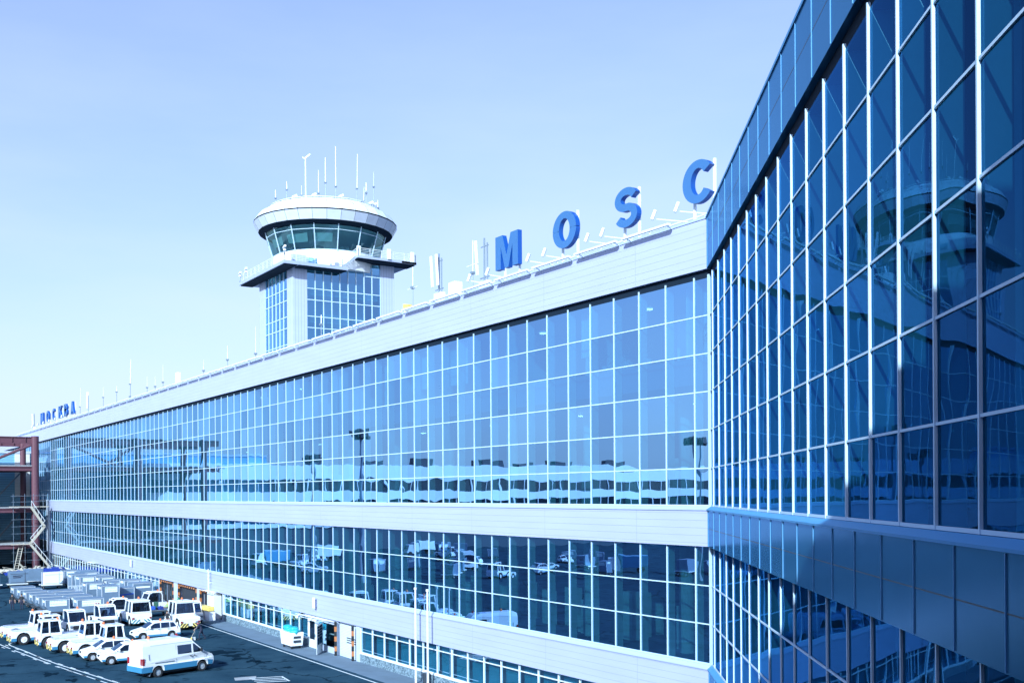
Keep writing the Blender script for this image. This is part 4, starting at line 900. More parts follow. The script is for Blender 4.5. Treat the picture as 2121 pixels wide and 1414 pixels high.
for k, (x, y, rz, c, lab) in enumerate(((-150, -22, 0.4, 0, 'first white'), (-186, -12, 1.5, 0, 'farthest white'), (-128, -38, 2.2, 1, 'teal'), (-176, 2, 1.4, 1, 'farthest teal'), (-190, -35, 1.6, 0, 'second white'))):
    t_ = thing('apron_truck', '%s box truck on the open apron, seen mirrored in the lower glass' % lab, 'truck', (x, y, 0), rz)
    mb = MB(); mb.box(-3.0, 1.4, -1.15, 1.15, 1.0, 2.9); mb.build('body', M_TEAL if c else M_WSTEEL, t_, bevel=0.08)
    mb = MB(); mb.hexa([(1.5, -1.1, 0.6), (3.4, -1.1, 0.6), (3.4, 1.1, 0.6), (1.5, 1.1, 0.6), (1.5, -1.0, 2.5), (2.8, -1.0, 2.5), (2.8, 1.0, 2.5), (1.5, 1.0, 2.5)]); mb.build('cab', M_WSTEEL, t_, bevel=0.06)
    mb = MB(); mb.hexa([(3.36, -.95, 1.5), (3.42, -.95, 1.5), (3.42, .95, 1.5), (3.36, .95, 1.5), (2.9, -.9, 2.35), (2.96, -.9, 2.35), (2.96, .9, 2.35), (2.9, .9, 2.35)]); mb.build('windscreen', M_CARGLASS, t_)
    for wx in (-2.0, 2.5):
        for s in (-1, 1): mb = MB(); mb.cyl((wx, s * 0.85, 0.48), (wx, s * 1.18, 0.48), 0.48, 16); mb.build('wheel', M_BLACK, t_)
# two white poles standing before the wall
for x, lab in ((-61.75, 'left of the two slim white poles before the ground floor windows'), (-60.1, 'right of the two slim white poles before the ground floor windows')):
    t_ = thing('flag_pole', lab, 'pole', (x, 32.75, 0)); mb = MB(); mb.cyl((0, 0, 0), (0, 0, 6.25), 0.075, 10, 0.055); mb.build('pole', M_WHITE, t_); mb = MB(); mb.cyl((0, 0, 6.2), (0, 0, 6.35), 0.10, 10); mb.build('cap', M_WSTEEL, t_); mb = MB(); mb.box(-0.16, 0.16, -0.16, 0.16, 0, 0.04); mb.build('base_plate', M_GREY, t_)
t_ = thing('litter_bin', 'dark litter bin at the foot of the ground floor wall behind the slim white poles', 'bin', (-61.0, 33.1, 0)); mb = MB(); mb.lathe([(0.2, 0), (0.26, 0.75), (0.22, 0.8)], 12); mb.build('body', M_DARK, t_)

# ------------------------------------------------------------------ vehicles (local frame: +X forward, +Y left, Z up)
def wheel(parent, x, y, r, w, hub=M_HUB, name='wheel', n=22, hubr=0.6):
    s = 1 if y > 0 else -1
    mb = MB(); prof = [(r * 0.62, -w / 2), (r * 0.93, -w / 2), (r, -w * 0.32), (r, w * 0.32), (r * 0.93, w / 2), (r * 0.62, w / 2)]
    vs = []
    for rr_, d in prof:
        for i in range(n): t = 2 * math.pi * i / n; vs.append((x + rr_ * math.cos(t), y + d, r + rr_ * math.sin(t)))
    k = len(prof); mb.add(vs, [(a * n + i, a * n + (i + 1) % n, ((a + 1) % k) * n + (i + 1) % n, ((a + 1) % k) * n + i) for a in range(k) for i in range(n)])
    wo = mb.build(name, M_BLACK, parent)
    mb = MB(); mb.cyl((x, y - s * w * 0.3, r), (x, y + s * w * 0.28, r), r * 0.63, n); mb.cyl((x, y + s * w * 0.28, r), (x, y + s * w * 0.42, r), r * 0.22, 12)
    for i in range(6): t = 2 * math.pi * i / 6; mb.cyl((x + r * .42 * math.cos(t), y + s * w * .27, r + r * .42 * math.sin(t)), (x + r * .42 * math.cos(t), y + s * w * .30, r + r * .42 * math.sin(t)), r * 0.09, 6)
    mb.build('hub', hub, wo); return wo
def arch(cx, r, z0, n=10):   # points of a wheel arch, going from -x to +x
    return [(cx - r * math.cos(math.pi * i / n), max(z0, r * 0.95 * math.sin(math.pi * i / n) + 0.33 * r / 0.36)) for i in range(n + 1)]
def shell(parent, name, prof, W, mat, taper, bevel=0.05, segs=None):
    """Side profile closed polygon pulled across the width; taper(x, z) gives the half width at a point."""
    from mathutils.geometry import tessellate_polygon
    n = len(prof); vs = [Vector((x, -taper(x, z), z)) for x, z in prof] + [Vector((x, taper(x, z), z)) for x, z in prof]
    tri = tessellate_polygon([[Vector((x, z, 0)) for x, z in prof]])
    mb = MB(); mb.add(vs, [tuple(t) for t in tri] + [tuple(i + n for i in t[::-1]) for t in tri] + [(i, (i + 1) % n, n + (i + 1) % n, n + i) for i in range(n)])
    ob = mb.build(name, mat, parent)
    md = ob.modifiers.new('bevel', 'BEVEL'); md.width = bevel; md.segments = 3; md.limit_method = 'ANGLE'; md.angle_limit = R(35); md.harden_normals = False
    return ob
def side_panel(mb, poly, taper, s, off=0.006, thick=0.012):
    vs = [(x, s * (taper(x, z) + off), z) for x, z in poly]; n = len(poly); vi = [(x, s * (taper(x, z) + off - thick), z) for x, z in poly]
    mb.add(vs + vi, [tuple(range(n)) if s < 0 else tuple(range(n))[::-1]] + [(i, (i + 1) % n, n + (i + 1) % n, n + i) for i in range(n)])
def beacon(parent, x, y, z, mat=M_AMBER):
    mb = MB(); mb.lathe([(0.10, z), (0.11, z + 0.05), (0.085, z + 0.06), (0.085, z + 0.17), (0.05, z + 0.21), (0.01, z + 0.22)], 10, (x, y)); return mb.build('beacon', mat, parent)

# van
def van(loc, rz, lab):
    v = thing('parked_van', lab, 'van', loc, rz)
    hw = lambda x, z: (0.97 if z < 1.25 else 0.97 - 0.13 * (z - 1.25)) - max(0, x - 1.9) * 0.13 - max(0, z - 2.3) * 0.45
    xr, xf = -1.74, 1.74
    low = [(-2.85, 0.45), (-2.9, 0.62)] ; 
    prof = [(-2.88, 0.42)] + arch(xr, 0.44, 0.42) + arch(xf, 0.44, 0.42) + [(2.62, 0.40), (2.74, 0.62), (2.72, 0.96), (2.56, 1.14), (1.95, 1.40), (1.14, 2.12), (0.86, 2.40), (0.4, 2.52), (-2.55, 2.54), (-2.82, 2.45), (-2.9, 2.2), (-2.94, 1.0), (-2.94, 0.6)]
    shell(v, 'body', prof, 1, M_WHITE, hw, 0.06)
    # teal lower skirt, proud of the body
    for s in (1, -1):
        mb = MB()
        for po in ([(-2.955, 0.42), (xr - .47, 0.42), (xr - .47, 0.62), (xr - .40, 0.80), (-2.955, 0.80)], [(xr + .47, 0.42), (xf - .47, 0.42), (xf - .47, 0.62), (xf - .40, 0.80), (xr + .40, 0.80), (xr + .47, 0.62)], [(xf + .47, 0.42), (2.60, 0.42), (2.66, 0.70), (xf + .42, 0.78), (xf + .47, 0.62)]): mb = MB(); side_panel(mb, po, hw, s, 0.009); mb.build('skirt', M_TEAL, v)
    mb = MB(); mb.box(-3.02, -2.86, -0.96, 0.96, 0.42, 0.80); mb.build('rear_bumper', M_TEAL, v, bevel=0.03)
    mb = MB(); mb.hexa([(2.5, -0.9, 0.38), (2.80, -0.72, 0.38), (2.80, 0.72, 0.38), (2.5, 0.9, 0.38), (2.5, -0.9, 0.72), (2.80, -0.72, 0.70), (2.80, 0.72, 0.70), (2.5, 0.9, 0.72)]); mb.build('front_bumper', M_GREY, v, bevel=0.04)
    for s in (1, -1):
        mb = MB(); side_panel(mb, [(-0.22, 1.42), (0.86, 1.42), (0.86, 2.02), (-0.22, 2.02)], hw, s); mb.build('side_window', M_CARGLASS, v)
        mb = MB(); side_panel(mb, [(1.02, 1.42), (1.78, 1.42), (1.50, 1.70), (1.14, 2.00), (1.02, 2.06)], hw, s); mb.build('door_window', M_CARGLASS, v)
        mb = MB(); side_panel(mb, [(-2.0, 0.98), (-0.5, 0.98), (-0.5, 1.03), (-2.0, 1.03)], hw, s, 0.012); mb.build('door_rail', M_GREY, v)
        mb = MB(); side_panel(mb, [(-2.3, 2.20), (0.95, 2.20), (0.95, 2.225), (-2.3, 2.225)], hw, s, 0.012); mb.build('roof_seam', M_LIP, v)
        mb = MB()
        for x in (-0.34, 0.96, 1.94): side_panel(mb, [(x, 0.84), (x + 0.014, 0.84), (x + 0.014, 2.1 if x < 1.5 else 1.36), (x, 2.1 if x < 1.5 else 1.36)], hw, s, 0.004)
        for x, a, b_ in ((-2.45, 1.25, 1.65), ): side_panel(mb, [(x, a), (x + 0.04, a), (x + 0.04, b_), (x, b_)], hw, s, 0.014)
        mb.build('door_gap', M_GREY, v)
        mb = MB(); side_panel(mb, [(0.72, 1.18), (0.84, 1.18), (0.84, 1.24), (0.72, 1.24)], hw, s, 0.03, 0.03); side_panel(mb, [(1.02, 1.18), (1.14, 1.18), (1.14, 1.24), (1.02, 1.24)], hw, s, 0.03, 0.03); mb.build('door_handle', M_BLACK, v)
        mb = MB(); mb.box(-2.965, -2.925, s * 0.80 - 0.09, s * 0.80 + 0.09, 0.95, 1.4); mb.box(-2.96, -2.80, s * 0.965 - 0.03, s * 0.965 + 0.02, 0.95, 1.4); mb.build('tail_lamp', M_RED, v)
        mb = MB(); mb.bar((1.66, s * 0.9, 1.5), (1.62, s * 1.06, 1.5), 0.05); mb.box(1.56, 1.64, s * 1.06 - 0.08, s * 1.06 + 0.08, 1.42, 1.68); mb.build('mirror', M_BLACK, v)
        mb = MB(); mb.box(2.50, 2.70, s * 0.62 - 0.16, s * 0.62 + 0.16, 0.86, 1.06); mb.build('headlight', M_CARGLASS, v)
        mb = MB(); mb.hexa([(-2.38, s * 0.72 - .14, 0.14), (-2.34, s * 0.72 - .14, 0.14), (-2.34, s * .72 + .14, 0.14), (-2.38, s * .72 + .14, .14), (-2.2, s * .72 - .14, .5), (-2.16, s * .72 - .14, .5), (-2.16, s * .72 + .14, .5), (-2.2, s * .72 + .14, .5)]); mb.build('mud_flap', M_GREY, v)
        for x in (xr, xf): wheel(v, x, s * 0.84, 0.345, 0.24)
    mb = MB(); mb.add([(1.88, -0.80, 1.46), (1.88, 0.80, 1.46), (1.18, 0.72, 2.08), (1.18, -0.72, 2.08)], [(0, 1, 2, 3)]); ws = mb.build('windscreen', M_CARGLASS, v, recalc=False)
    ws.location = (0.018, 0, 0.014)
    for x, y in ((xr, 0), (xf, 0)): mb = MB(); mb.cyl((x, -0.70, 0.42), (x, 0.70, 0.42), 0.44, 18); mb.build('wheel_well', M_BLACK, v)
    mb = MB(); mb.box(-2.7, 2.5, -0.8, 0.8, 0.25, 0.6); mb.build('underbody', M_BLACK, v)
    mb = MB(); mb.box(-0.35, 0.35, -0.4, 0.4, 2.52, 2.58); mb.build('roof_hatch', M_LIP, v, bevel=0.02)
    beacon(v, -1.75, 0.3, 2.53); beacon(v, 0.55, 0.45, 2.48, M_RED)
    return v
VH = Vector((-0.281, 0.96)); vy = math.atan2(VH.y, VH.x); vl = Vector((-VH.y, VH.x))
vc = Vector((-74.79, 20.99)) + vl * 0.84
van((vc.x, vc.y, 0), vy, 'white and teal van with a side window, nearest vehicle on the apron')
# estate cars
def car(loc, rz, lab, bcn=True):
    c = thing('parked_car', lab, 'car', loc, rz, 'small white cars parked on the apron')
    hw = lambda x, z: (0.83 if z < 0.92 else 0.83 - 0.27 * (z - 0.92)) - max(0, x - 1.2) * 0.13 - max(0, -x - 1.4) * 0.08
    xr, xf = -1.24, 1.24
    prof = [(-1.95, 0.30)] + arch(xr, 0.37, 0.30) + arch(xf, 0.37, 0.30) + [(1.88, 0.26), (2.02, 0.42), (2.02, 0.62), (1.90, 0.76), (1.05, 0.98), (0.30, 1.46), (-0.05, 1.53), (-1.0, 1.52), (-1.5, 1.46), (-1.86, 1.02), (-1.98, 0.85), (-2.02, 0.5)]
    shell(c, 'body', prof, 1, M_WHITE, hw, 0.07)
    for s in (1, -1):
        mb = MB()
        for po in ([(-1.99, 0.32), (xr - .39, 0.32), (xr - .39, 0.46), (-2.0, 0.46)], [(xr + .39, 0.28), (xf - .39, 0.28), (xf - .39, 0.44), (xr + .39, 0.44)], [(xf + .39, 0.30), (1.84, 0.30), (1.93, 0.44), (xf + .39, 0.44)]): mb = MB(); side_panel(mb, po, hw, s, 0.008); mb.build('skirt', M_TEAL, c)
        for nm, po in (('front_door_window', [(-0.22, 0.98), (0.86, 0.98), (0.26, 1.39), (-0.22, 1.42)]), ('rear_door_window', [(-1.02, 0.98), (-0.30, 0.98), (-0.30, 1.42), (-1.02, 1.42)]), ('rear_quarter_window', [(-1.62, 1.04), (-1.10, 1.00), (-1.10, 1.41), (-1.40, 1.39)])):
            mb = MB(); side_panel(mb, po, hw, s); mb.build(nm, M_CARGLASS, c)
        mb = MB()
        for x in (-0.26, 0.95, -1.06): side_panel(mb, [(x, 0.36), (x + 0.012, 0.36), (x + 0.012, 0.95), (x, 0.95)], hw, s, 0.004)
        mb.build('door_gap', M_GREY, c)
        mb = MB()
        for x in (-0.18, -0.98): side_panel(mb, [(x, 0.83), (x + 0.16, 0.83), (x + 0.16, 0.87), (x, 0.87)], hw, s, 0.025, 0.025)
        mb.build('door_handle', M_GREY, c)
        mb = MB(); mb.hexa([(1.70, s * 0.46 - .0, 0.62), (1.97, s * 0.50, 0.60), (1.93, s * 0.70, 0.62), (1.62, s * 0.76, 0.66), (1.66, s * 0.46, 0.80), (1.90, s * 0.50, 0.76), (1.86, s * 0.70, 0.78), (1.56, s * 0.76, 0.86)]); mb.build('headlight', plain('lamp_glass', (0.5, 0.62, 0.7), 0.15), c)
        mb = MB(); mb.hexa([(-1.99, s * 0.56, 0.76), (-1.80, s * 0.80, 0.76), (-1.74, s * 0.80, 0.78), (-1.94, s * 0.56, 0.78), (-1.96, s * 0.56, 1.05), (-1.72, s * 0.79, 1.08), (-1.68, s * 0.79, 1.08), (-1.86, s * 0.56, 1.06)]); mb.build('tail_lamp', M_RED, c)
        mb = MB(); mb.box(0.62, 0.74, s * 0.92 - 0.1, s * 0.92 + 0.08, 0.98, 1.12); mb.build('mirror', M_WHITE, c, bevel=0.02)
        for x in (xr, xf): wheel(c, x, s * 0.73, 0.30, 0.19, n=20)
    mb = MB(); mb.add([(1.02, -0.70, 1.005), (1.02, 0.70, 1.005), (0.36, 0.58, 1.43), (0.36, -0.58, 1.43)], [(0, 1, 2, 3)]); ws = mb.build('windscreen', M_CARGLASS, c, recalc=False); ws.location = (0.012, 0, 0.016)
    mb = MB(); mb.add([(-1.83, -0.66, 1.08), (-1.83, 0.66, 1.08), (-1.54, 0.58, 1.42), (-1.54, -0.58, 1.42)], [(0, 3, 2, 1)]); ws = mb.build('rear_window', M_CARGLASS, c, recalc=False); ws.location = (-0.02, 0, 0.014)
    mb = MB(); mb.box(1.93, 2.035, -0.24, 0.24, 0.60, 0.72); mb.box(1.95, 2.03, -0.5, 0.5, 0.34, 0.44); mb.build('grille', M_BLACK, c)
    mb = MB(); mb.box(2.0, 2.045, -0.26, 0.26, 0.47, 0.57); mb.build('number_plate', M_WHITE, c)
    for x in (xr, xf): mb = MB(); mb.cyl((x, -0.60, 0.36), (x, 0.60, 0.36), 0.37, 18); mb.build('wheel_well', M_BLACK, c)
    mb = MB(); mb.box(-1.8, 1.8, -0.7, 0.7, 0.16, 0.4); mb.build('underbody', M_BLACK, c)
    beacon(c, -0.4, 0.2, 1.52, M_AMBER)
    return c
fy = math.atan2(-1, -0.04)
ca = car((-85.1, 18.4, 0), fy, 'small white car with teal sills parked next to the tow tractors')
dup(ca, (-82.4, 19.15, 0), fy, 'small white car partly hidden behind the van')
dup(ca, (-94.75, 24.45, 0), fy + 0.06, 'small white car with red tail lamps parked alone behind the others')

# tow tractors
def hazard(name, w, h, stripe=0.16, a=M_YELLOW, b_=M_BLACK):
    key = 'hz' + name
    if key in MATS: return MATS[key]
    mt, t, bs = nodes(name); tc = N(t, 'ShaderNodeTexCoord'); sp = N(t, 'ShaderNodeSeparateXYZ'); t.links.new(tc.outputs['Object'], sp.inputs[0])
    ab = N(t, 'ShaderNodeMath', operation='ABSOLUTE'); t.links.new(sp.outputs['Y'], ab.inputs[0])
    ad = N(t, 'ShaderNodeMath', operation='ADD'); t.links.new(ab.outputs[0], ad.inputs[0]); t.links.new(sp.outputs['Z'], ad.inputs[1])
    md = N(t, 'ShaderNodeMath', operation='PINGPONG'); md.inputs[1].default_value = stripe; t.links.new(ad.outputs[0], md.inputs[0])
    gt = N(t, 'ShaderNodeMath', operation='GREATER_THAN'); gt.inputs[1].default_value = stripe / 2; t.links.new(md.outputs[0], gt.inputs[0])
    mx = N(t, 'ShaderNodeMix', data_type='RGBA'); ca_ = (0.85, 0.70, 0.22, 1) if a is M_YELLOW else (0.80, 0.86, 0.88, 1); cb = (0.02, 0.025, 0.03, 1) if b_ is M_BLACK else (0.03, 0.24, 0.30, 1)
    mx.inputs[6].default_value = ca_; mx.inputs[7].default_value = cb; t.links.new(gt.outputs[0], mx.inputs[0]); t.links.new(mx.outputs[2], bs.inputs['Base Color']); bs.inputs['Roughness'].default_value = 0.5
    MATS[key] = mt; return mt
M_HAZ = hazard('hazard_stripes', 1, 1); M_HAZT = hazard('white_teal_stripes', 1, 1, 0.17, None, None)
def tractor(loc, rz, lab, cab=(0.15, 1.75), L=(-2.25, 1.95), deck=1.12, top=2.22, hz=M_HAZ, grp='white tow tractors lined up on the apron', W=0.86, wr=0.45, hazend=-1, screen=False):
    t_ = thing('tow_tractor', lab, 'tractor', loc, rz, grp); x0, x1 = L; c0, c1 = cab
    hw = lambda x, z: W - (0.0 if z < 1.2 else 0.16 * (z - 1.2))
    prof = [(x0 + 0.03, 0.36)] + [(p, q) for p, q in arch(x0 + 1.0, wr + 0.1, 0.36)] + [(p, q) for p, q in arch(x1 - 0.75, wr + 0.1, 0.36)] + [(x1, 0.36), (x1, deck - 0.1), (x1 - 0.12, deck), (x0 + 0.15, deck), (x0, deck - 0.15), (x0, 0.5)]
    shell(t_, 'body', prof, 1, M_WHITE, hw, 0.035)
    for s in (1, -1):
        mb = MB()
        for a, b_ in ((x0 + 0.02, x0 + 0.45), (x0 + 1.58, x1 - 1.35), (x1 - 0.18, x1 - 0.02)):
            if b_ > a: mb = MB(); side_panel(mb, [(a, 0.34), (b_, 0.34), (b_, 0.58), (a, 0.58)], hw, s, 0.008); mb.build('skirt', M_TEAL, t_)
        mb = MB(); mb.bar((x0 + 0.3, s * (W - 0.16), deck + 0.07), (c0 - 0.05 if abs(c0 - x0) > 1 else x1 - 0.2, s * (W - 0.16), deck + 0.07), 0.03); mb.bar((x0 + 0.3, s * (W - 0.16), deck), (x0 + 0.3, s * (W - 0.16), deck + 0.08), 0.03); mb.build('grab_rail', M_LIP, t_)
        for x in (x0 + 1.0, x1 - 0.75): wheel(t_, x, s * (W - 0.12), wr, 0.26, hub=M_WHITE)
        mb = MB(); e = x0 if hazend < 0 else x1; q = -1 if hazend < 0 else 1
        mb.box(min(e, e + 0.06 * q), max(e, e + 0.06 * q), min(s * 0.22, s * (W - 0.04)), max(s * 0.22, s * (W - 0.04)), 0.28, 0.66); mb.build('hazard_plate', hz, t_)
        mb = MB(); mb.box(min(e, e + 0.07 * q), max(e, e + 0.07 * q), s * (W - 0.16) - 0.1, s * (W - 0.16) + 0.1, 0.70, 0.84); mb.build('tail_lamp', M_RED, t_)
        # cab pillars and panels
        ins = 0.10; zt = top
        f = lambda x, y, z: (x, y, z)
        cx0b, cx1b, cx0t, cx1t = c0, c1, c0 + 0.16, c1 - 0.14; yb, yt = W - 0.04, W - 0.17
        mb = MB()
        for (xb, xt) in ((cx0b + 0.05, cx0t + 0.05), (cx1b - 0.05, cx1t - 0.05), ((cx0b + cx1b) / 2 + 0.1, (cx0t + cx1t) / 2 + 0.1)): mb.bar((xb, s * yb, deck), (xt, s * yt, zt), 0.11)
        mb.build('cab_pillar', M_WHITE, t_)
        mb = MB(); mb.add([(cx0b + 0.05, s * (yb - 0.02), deck + .12), (cx1b - 0.05, s * (yb - 0.02), deck + .12), (cx1t - 0.05, s * (yt - 0.02), zt), (cx0t + 0.05, s * (yt - 0.02), zt)], [(0, 1, 2, 3)]); mb.build('side_window', M_CARGLASS, t_, recalc=False)
    mb = MB(); mb.hexa([(c0, -W + .03, deck), (c1, -W + .03, deck), (c1, W - .03, deck), (c0, W - .03, deck), (c0 + .01, -W + .04, deck + .16), (c1 - .01, -W + .04, deck + .16), (c1 - .01, W - .04, deck + .16), (c0 + .01, W - .04, deck + .16)]); mb.build('cab_base', M_WHITE, t_)
    mb = MB(); mb.box(c0 + 0.06, c1 - 0.04, -W + 0.1, W - 0.1, top - 0.02, top + 0.09); mb.build('cab_roof', M_WHITE, t_, bevel=0.035)
    for nm, xb, xt in (('windscreen', c1, c1 - 0.14), ('rear_window', c0, c0 + 0.16)):
        q = -0.03 if nm == 'windscreen' else 0.03
        mb = MB(); mb.add([(xb + q, -W + .1, deck + .16), (xb + q, W - .1, deck + .16), (xt + q, W - .2, top), (xt + q, -W + .2, top)], [(0, 1, 2, 3)]); mb.build(nm, M_CARGLASS, t_, recalc=False)
        mb = MB(); mb.bar((xb, -W + .06, deck + .2), (xb, W - .06, deck + .2), 0.1); mb.bar((xt, -W + .18, top - .04), (xt, W - .18, top - .04), 0.12); mb.build('window_rail', M_WHITE, t_)
    mb = MB(); mb.box(c0 + 0.35, c0 + 0.8, -0.25, 0.25, deck - 0.1, deck + 0.62); mb.box(c0 + 0.8, c0 + 1.1, -0.25, 0.25, deck - .1, deck + 0.2); mb.build('seat', M_BLACK, t_)
    for x in (x0 + 1.0, x1 - 0.75): mb = MB(); mb.cyl((x, -W + 0.27, wr), (x, W - 0.27, wr), wr + 0.06, 16); mb.build('wheel_well', M_BLACK, t_)
    beacon(t_, c0 + 0.25, 0.35, top + 0.08)
    mb = MB(); mb.cyl((c0 + 0.8, 0, top + 0.09), (c0 + 0.8, 0, top + 0.13), 0.24, 14); mb.build('roof_vent', M_LIP, t_)
    return t_
ny = math.pi / 2
ta = tractor((-98.15, 15.45, 0), ny + 0.04, 'white tow tractor with its big front wheel showing, second from the left')
dup(ta, (-101.7, 15.3, 0), ny + 0.05, 'leftmost white tow tractor in the line')
dup(ta, (-90.95, 17.4, 0), ny + 0.05, 'white tow tractor between the cab forward one and the one by the cars')
dup(ta, (-87.75, 18.35, 0), ny + 0.05, 'white tow tractor at the right end of the line, next to the small cars')
tractor((-94.35, 16.9, 0), -ny, 'white tow tractor with its cab at the near end, middle of the line', cab=(0.3, 2.0), L=(-2.1, 2.1), hazend=1)
tractor((-106.4, 25.6, 0), 0.05, 'large white tractor facing the camera with white and teal stripes along its bumper', cab=(-0.4, 1.85), L=(-2.6, 2.0), top=2.35, hz=M_HAZT, W=0.98, hazend=1, grp=None)
tractor((-100.6, 28.5, 0), 0.08, 'white tow tractor with black and yellow stripes next to the sweeper man', cab=(-1.3, 0.75), L=(-2.2, 2.0), top=2.5, W=0.98, deck=1.2, hazend=1, grp=None, wr=0.5)
# small belt loaders with rounded cabs
def loader(loc, rz, lab, col=None, belt=True):
    t_ = thing('belt_loader', lab, 'loader', loc, rz, 'small belt loaders with rounded cabs')
    W = 0.8; hw = lambda x, z: W
    shell(t_, 'body', [(-2.3, 0.35)] + arch(-1.3, 0.5, 0.35) + arch(1.1, 0.5, 0.35) + [(1.75, 0.35), (1.8, 0.95), (1.6, 1.1), (-2.3, 0.9)], 1, M_WHITE, hw, 0.05)
    arcp = [(-0.35, 1.0), (-0.35, 1.75), (-0.25, 2.0), (0.0, 2.1), (0.75, 2.1), (1.05, 1.95), (1.45, 1.05)]
    for s in (1, -1):
        mb = MB()
        for a, b_ in zip(arcp[:-1], arcp[1:]): mb.bar((a[0], s * (W - 0.06), a[1]), (b_[0], s * (W - 0.06), b_[1]), 0.09)
        mb.build('cab_frame', M_WHITE, t_)
        mb = MB(); mb.add([(x, s * (W - 0.07), z) for x, z in arcp], [tuple(range(len(arcp)))]); mb.build('side_window', M_CARGLASS, t_, recalc=False)
        for x in (-1.3, 1.1): wheel(t_, x, s * (W - 0.1), 0.38, 0.22, hub=M_WHITE)
    mb = MB(); mb.hexa([(-0.4, -W, 2.08), (0.85, -W, 2.08), (0.85, W, 2.08), (-0.4, W, 2.08), (-0.3, -W + .08, 2.16), (0.75, -W + .08, 2.16), (0.75, W - .08, 2.16), (-0.3, W - .08, 2.16)]); mb.build('cab_roof', M_WHITE, t_)
    mb = MB(); mb.add([(1.44, -W + .1, 1.08), (1.44, W - .1, 1.08), (1.06, W - .1, 1.94), (1.06, -W + .1, 1.94)], [(0, 1, 2, 3)]); mb.build('windscreen', M_CARGLASS, t_, recalc=False)
    mb = MB(); mb.bar((1.06, -W, 2.0), (1.06, W, 2.0), 0.1); mb.bar((1.45, -W, 1.06), (1.45, W, 1.06), 0.1); mb.build('window_rail', M_WHITE, t_)
    mb = MB(); mb.box(0.0, 0.4, -0.25, 0.25, 0.9, 1.6); mb.build('seat', M_BLACK, t_)
    mb = MB(); mb.box(1.76, 1.84, -0.45, 0.45, 0.45, 0.8); mb.build('grille', M_BLACK, t_)
    for s in (1, -1): mb = MB(); mb.box(1.78, 1.85, s * 0.62 - 0.1, s * 0.62 + 0.1, 0.62, 0.8); mb.build('headlight', M_GREY, t_)
    beacon(t_, 0.0, 0.4, 2.15)
    return t_
la = loader((-103.4, 19.3, 0), 0.08, 'white rounded cab loader behind the middle of the tractor line')
dup(la, (-106.3, 22.6, 0), 0.08, 'white rounded cab loader left of the large striped tractor')
dup(la, (-111.8, 25.6, 0), -ny, 'white rounded cab loader seen from the side below the container carts')
dup(la, (-117.2, 30.4, 0), -ny + 0.15, 'white rounded cab loader behind the heap of luggage')
lb = dup(la, (-104.6, 30.3, 0), 0.05, 'white rounded cab loader with the yellow conveyor at the baggage opening')
mb = MB(); mb.box(-1.2, 2.9, 0.85, 1.5, 1.25, 1.7); mb.build('conveyor', M_YELLOW, lb, bevel=0.08)
mb = MB(); mb.box(0.6, 2.8, 1.0, 1.6, 0.35, 1.25); mb.build('conveyor_base', M_WHITE, lb)

# ------------------------------------------------------------------ baggage carts and container dollies
M_SIGN = plain('white_sign', (0.78, 0.86, 0.88), 0.5)
def sign_mat():
    """White sheet with faint rows of pale green printing."""
    mt, t, b = nodes('printed_sign'); tc = N(t, 'ShaderNodeTexCoord'); sp = N(t, 'ShaderNodeSeparateXYZ'); t.links.new(tc.outputs['Object'], sp.inputs[0])
    pz = N(t, 'ShaderNodeMath', operation='PINGPONG'); pz.inputs[1].default_value = 0.14; t.links.new(sp.outputs['Z'], pz.inputs[0])
    g = N(t, 'ShaderNodeMath', operation='GREATER_THAN'); g.inputs[1].default_value = 0.09; t.links.new(pz.outputs[0], g.inputs[0])
    no = N(t, 'ShaderNodeTexNoise'); no.inputs['Scale'].default_value = 14; t.links.new(tc.outputs['Object'], no.inputs['Vector'])
    g2 = N(t, 'ShaderNodeMath', operation='GREATER_THAN'); g2.inputs[1].default_value = 0.5; t.links.new(no.outputs['Fac'], g2.inputs[0])
    mu = N(t, 'ShaderNodeMath', operation='MULTIPLY'); t.links.new(g.outputs[0], mu.inputs[0]); t.links.new(g2.outputs[0], mu.inputs[1])
    mx = N(t, 'ShaderNodeMix', data_type='RGBA'); mx.inputs[6].default_value = (0.76, 0.85, 0.87, 1); mx.inputs[7].default_value = (0.40, 0.66, 0.55, 1)
    t.links.new(mu.outputs[0], mx.inputs[0]); t.links.new(mx.outputs[2], b.inputs['Base Color']); b.inputs['Roughness'].default_value = 0.5; return mt
M_PRINT = sign_mat()
def chassis(t_, L, W, r=0.2, z=0.42):
    mb = MB(); mb.box(-L / 2, L / 2, -W / 2, W / 2, z - 0.12, z); mb.bar((-L / 2, 0, z - 0.08), (-L / 2 - 0.9, 0, 0.3), 0.07); mb.build('chassis', M_CARTD, t_)
    for x in (-L / 2 + 0.35, L / 2 - 0.35):
        for s in (-1, 1): wheel(t_, x, s * (W / 2 - 0.18), r, 0.12, n=14)
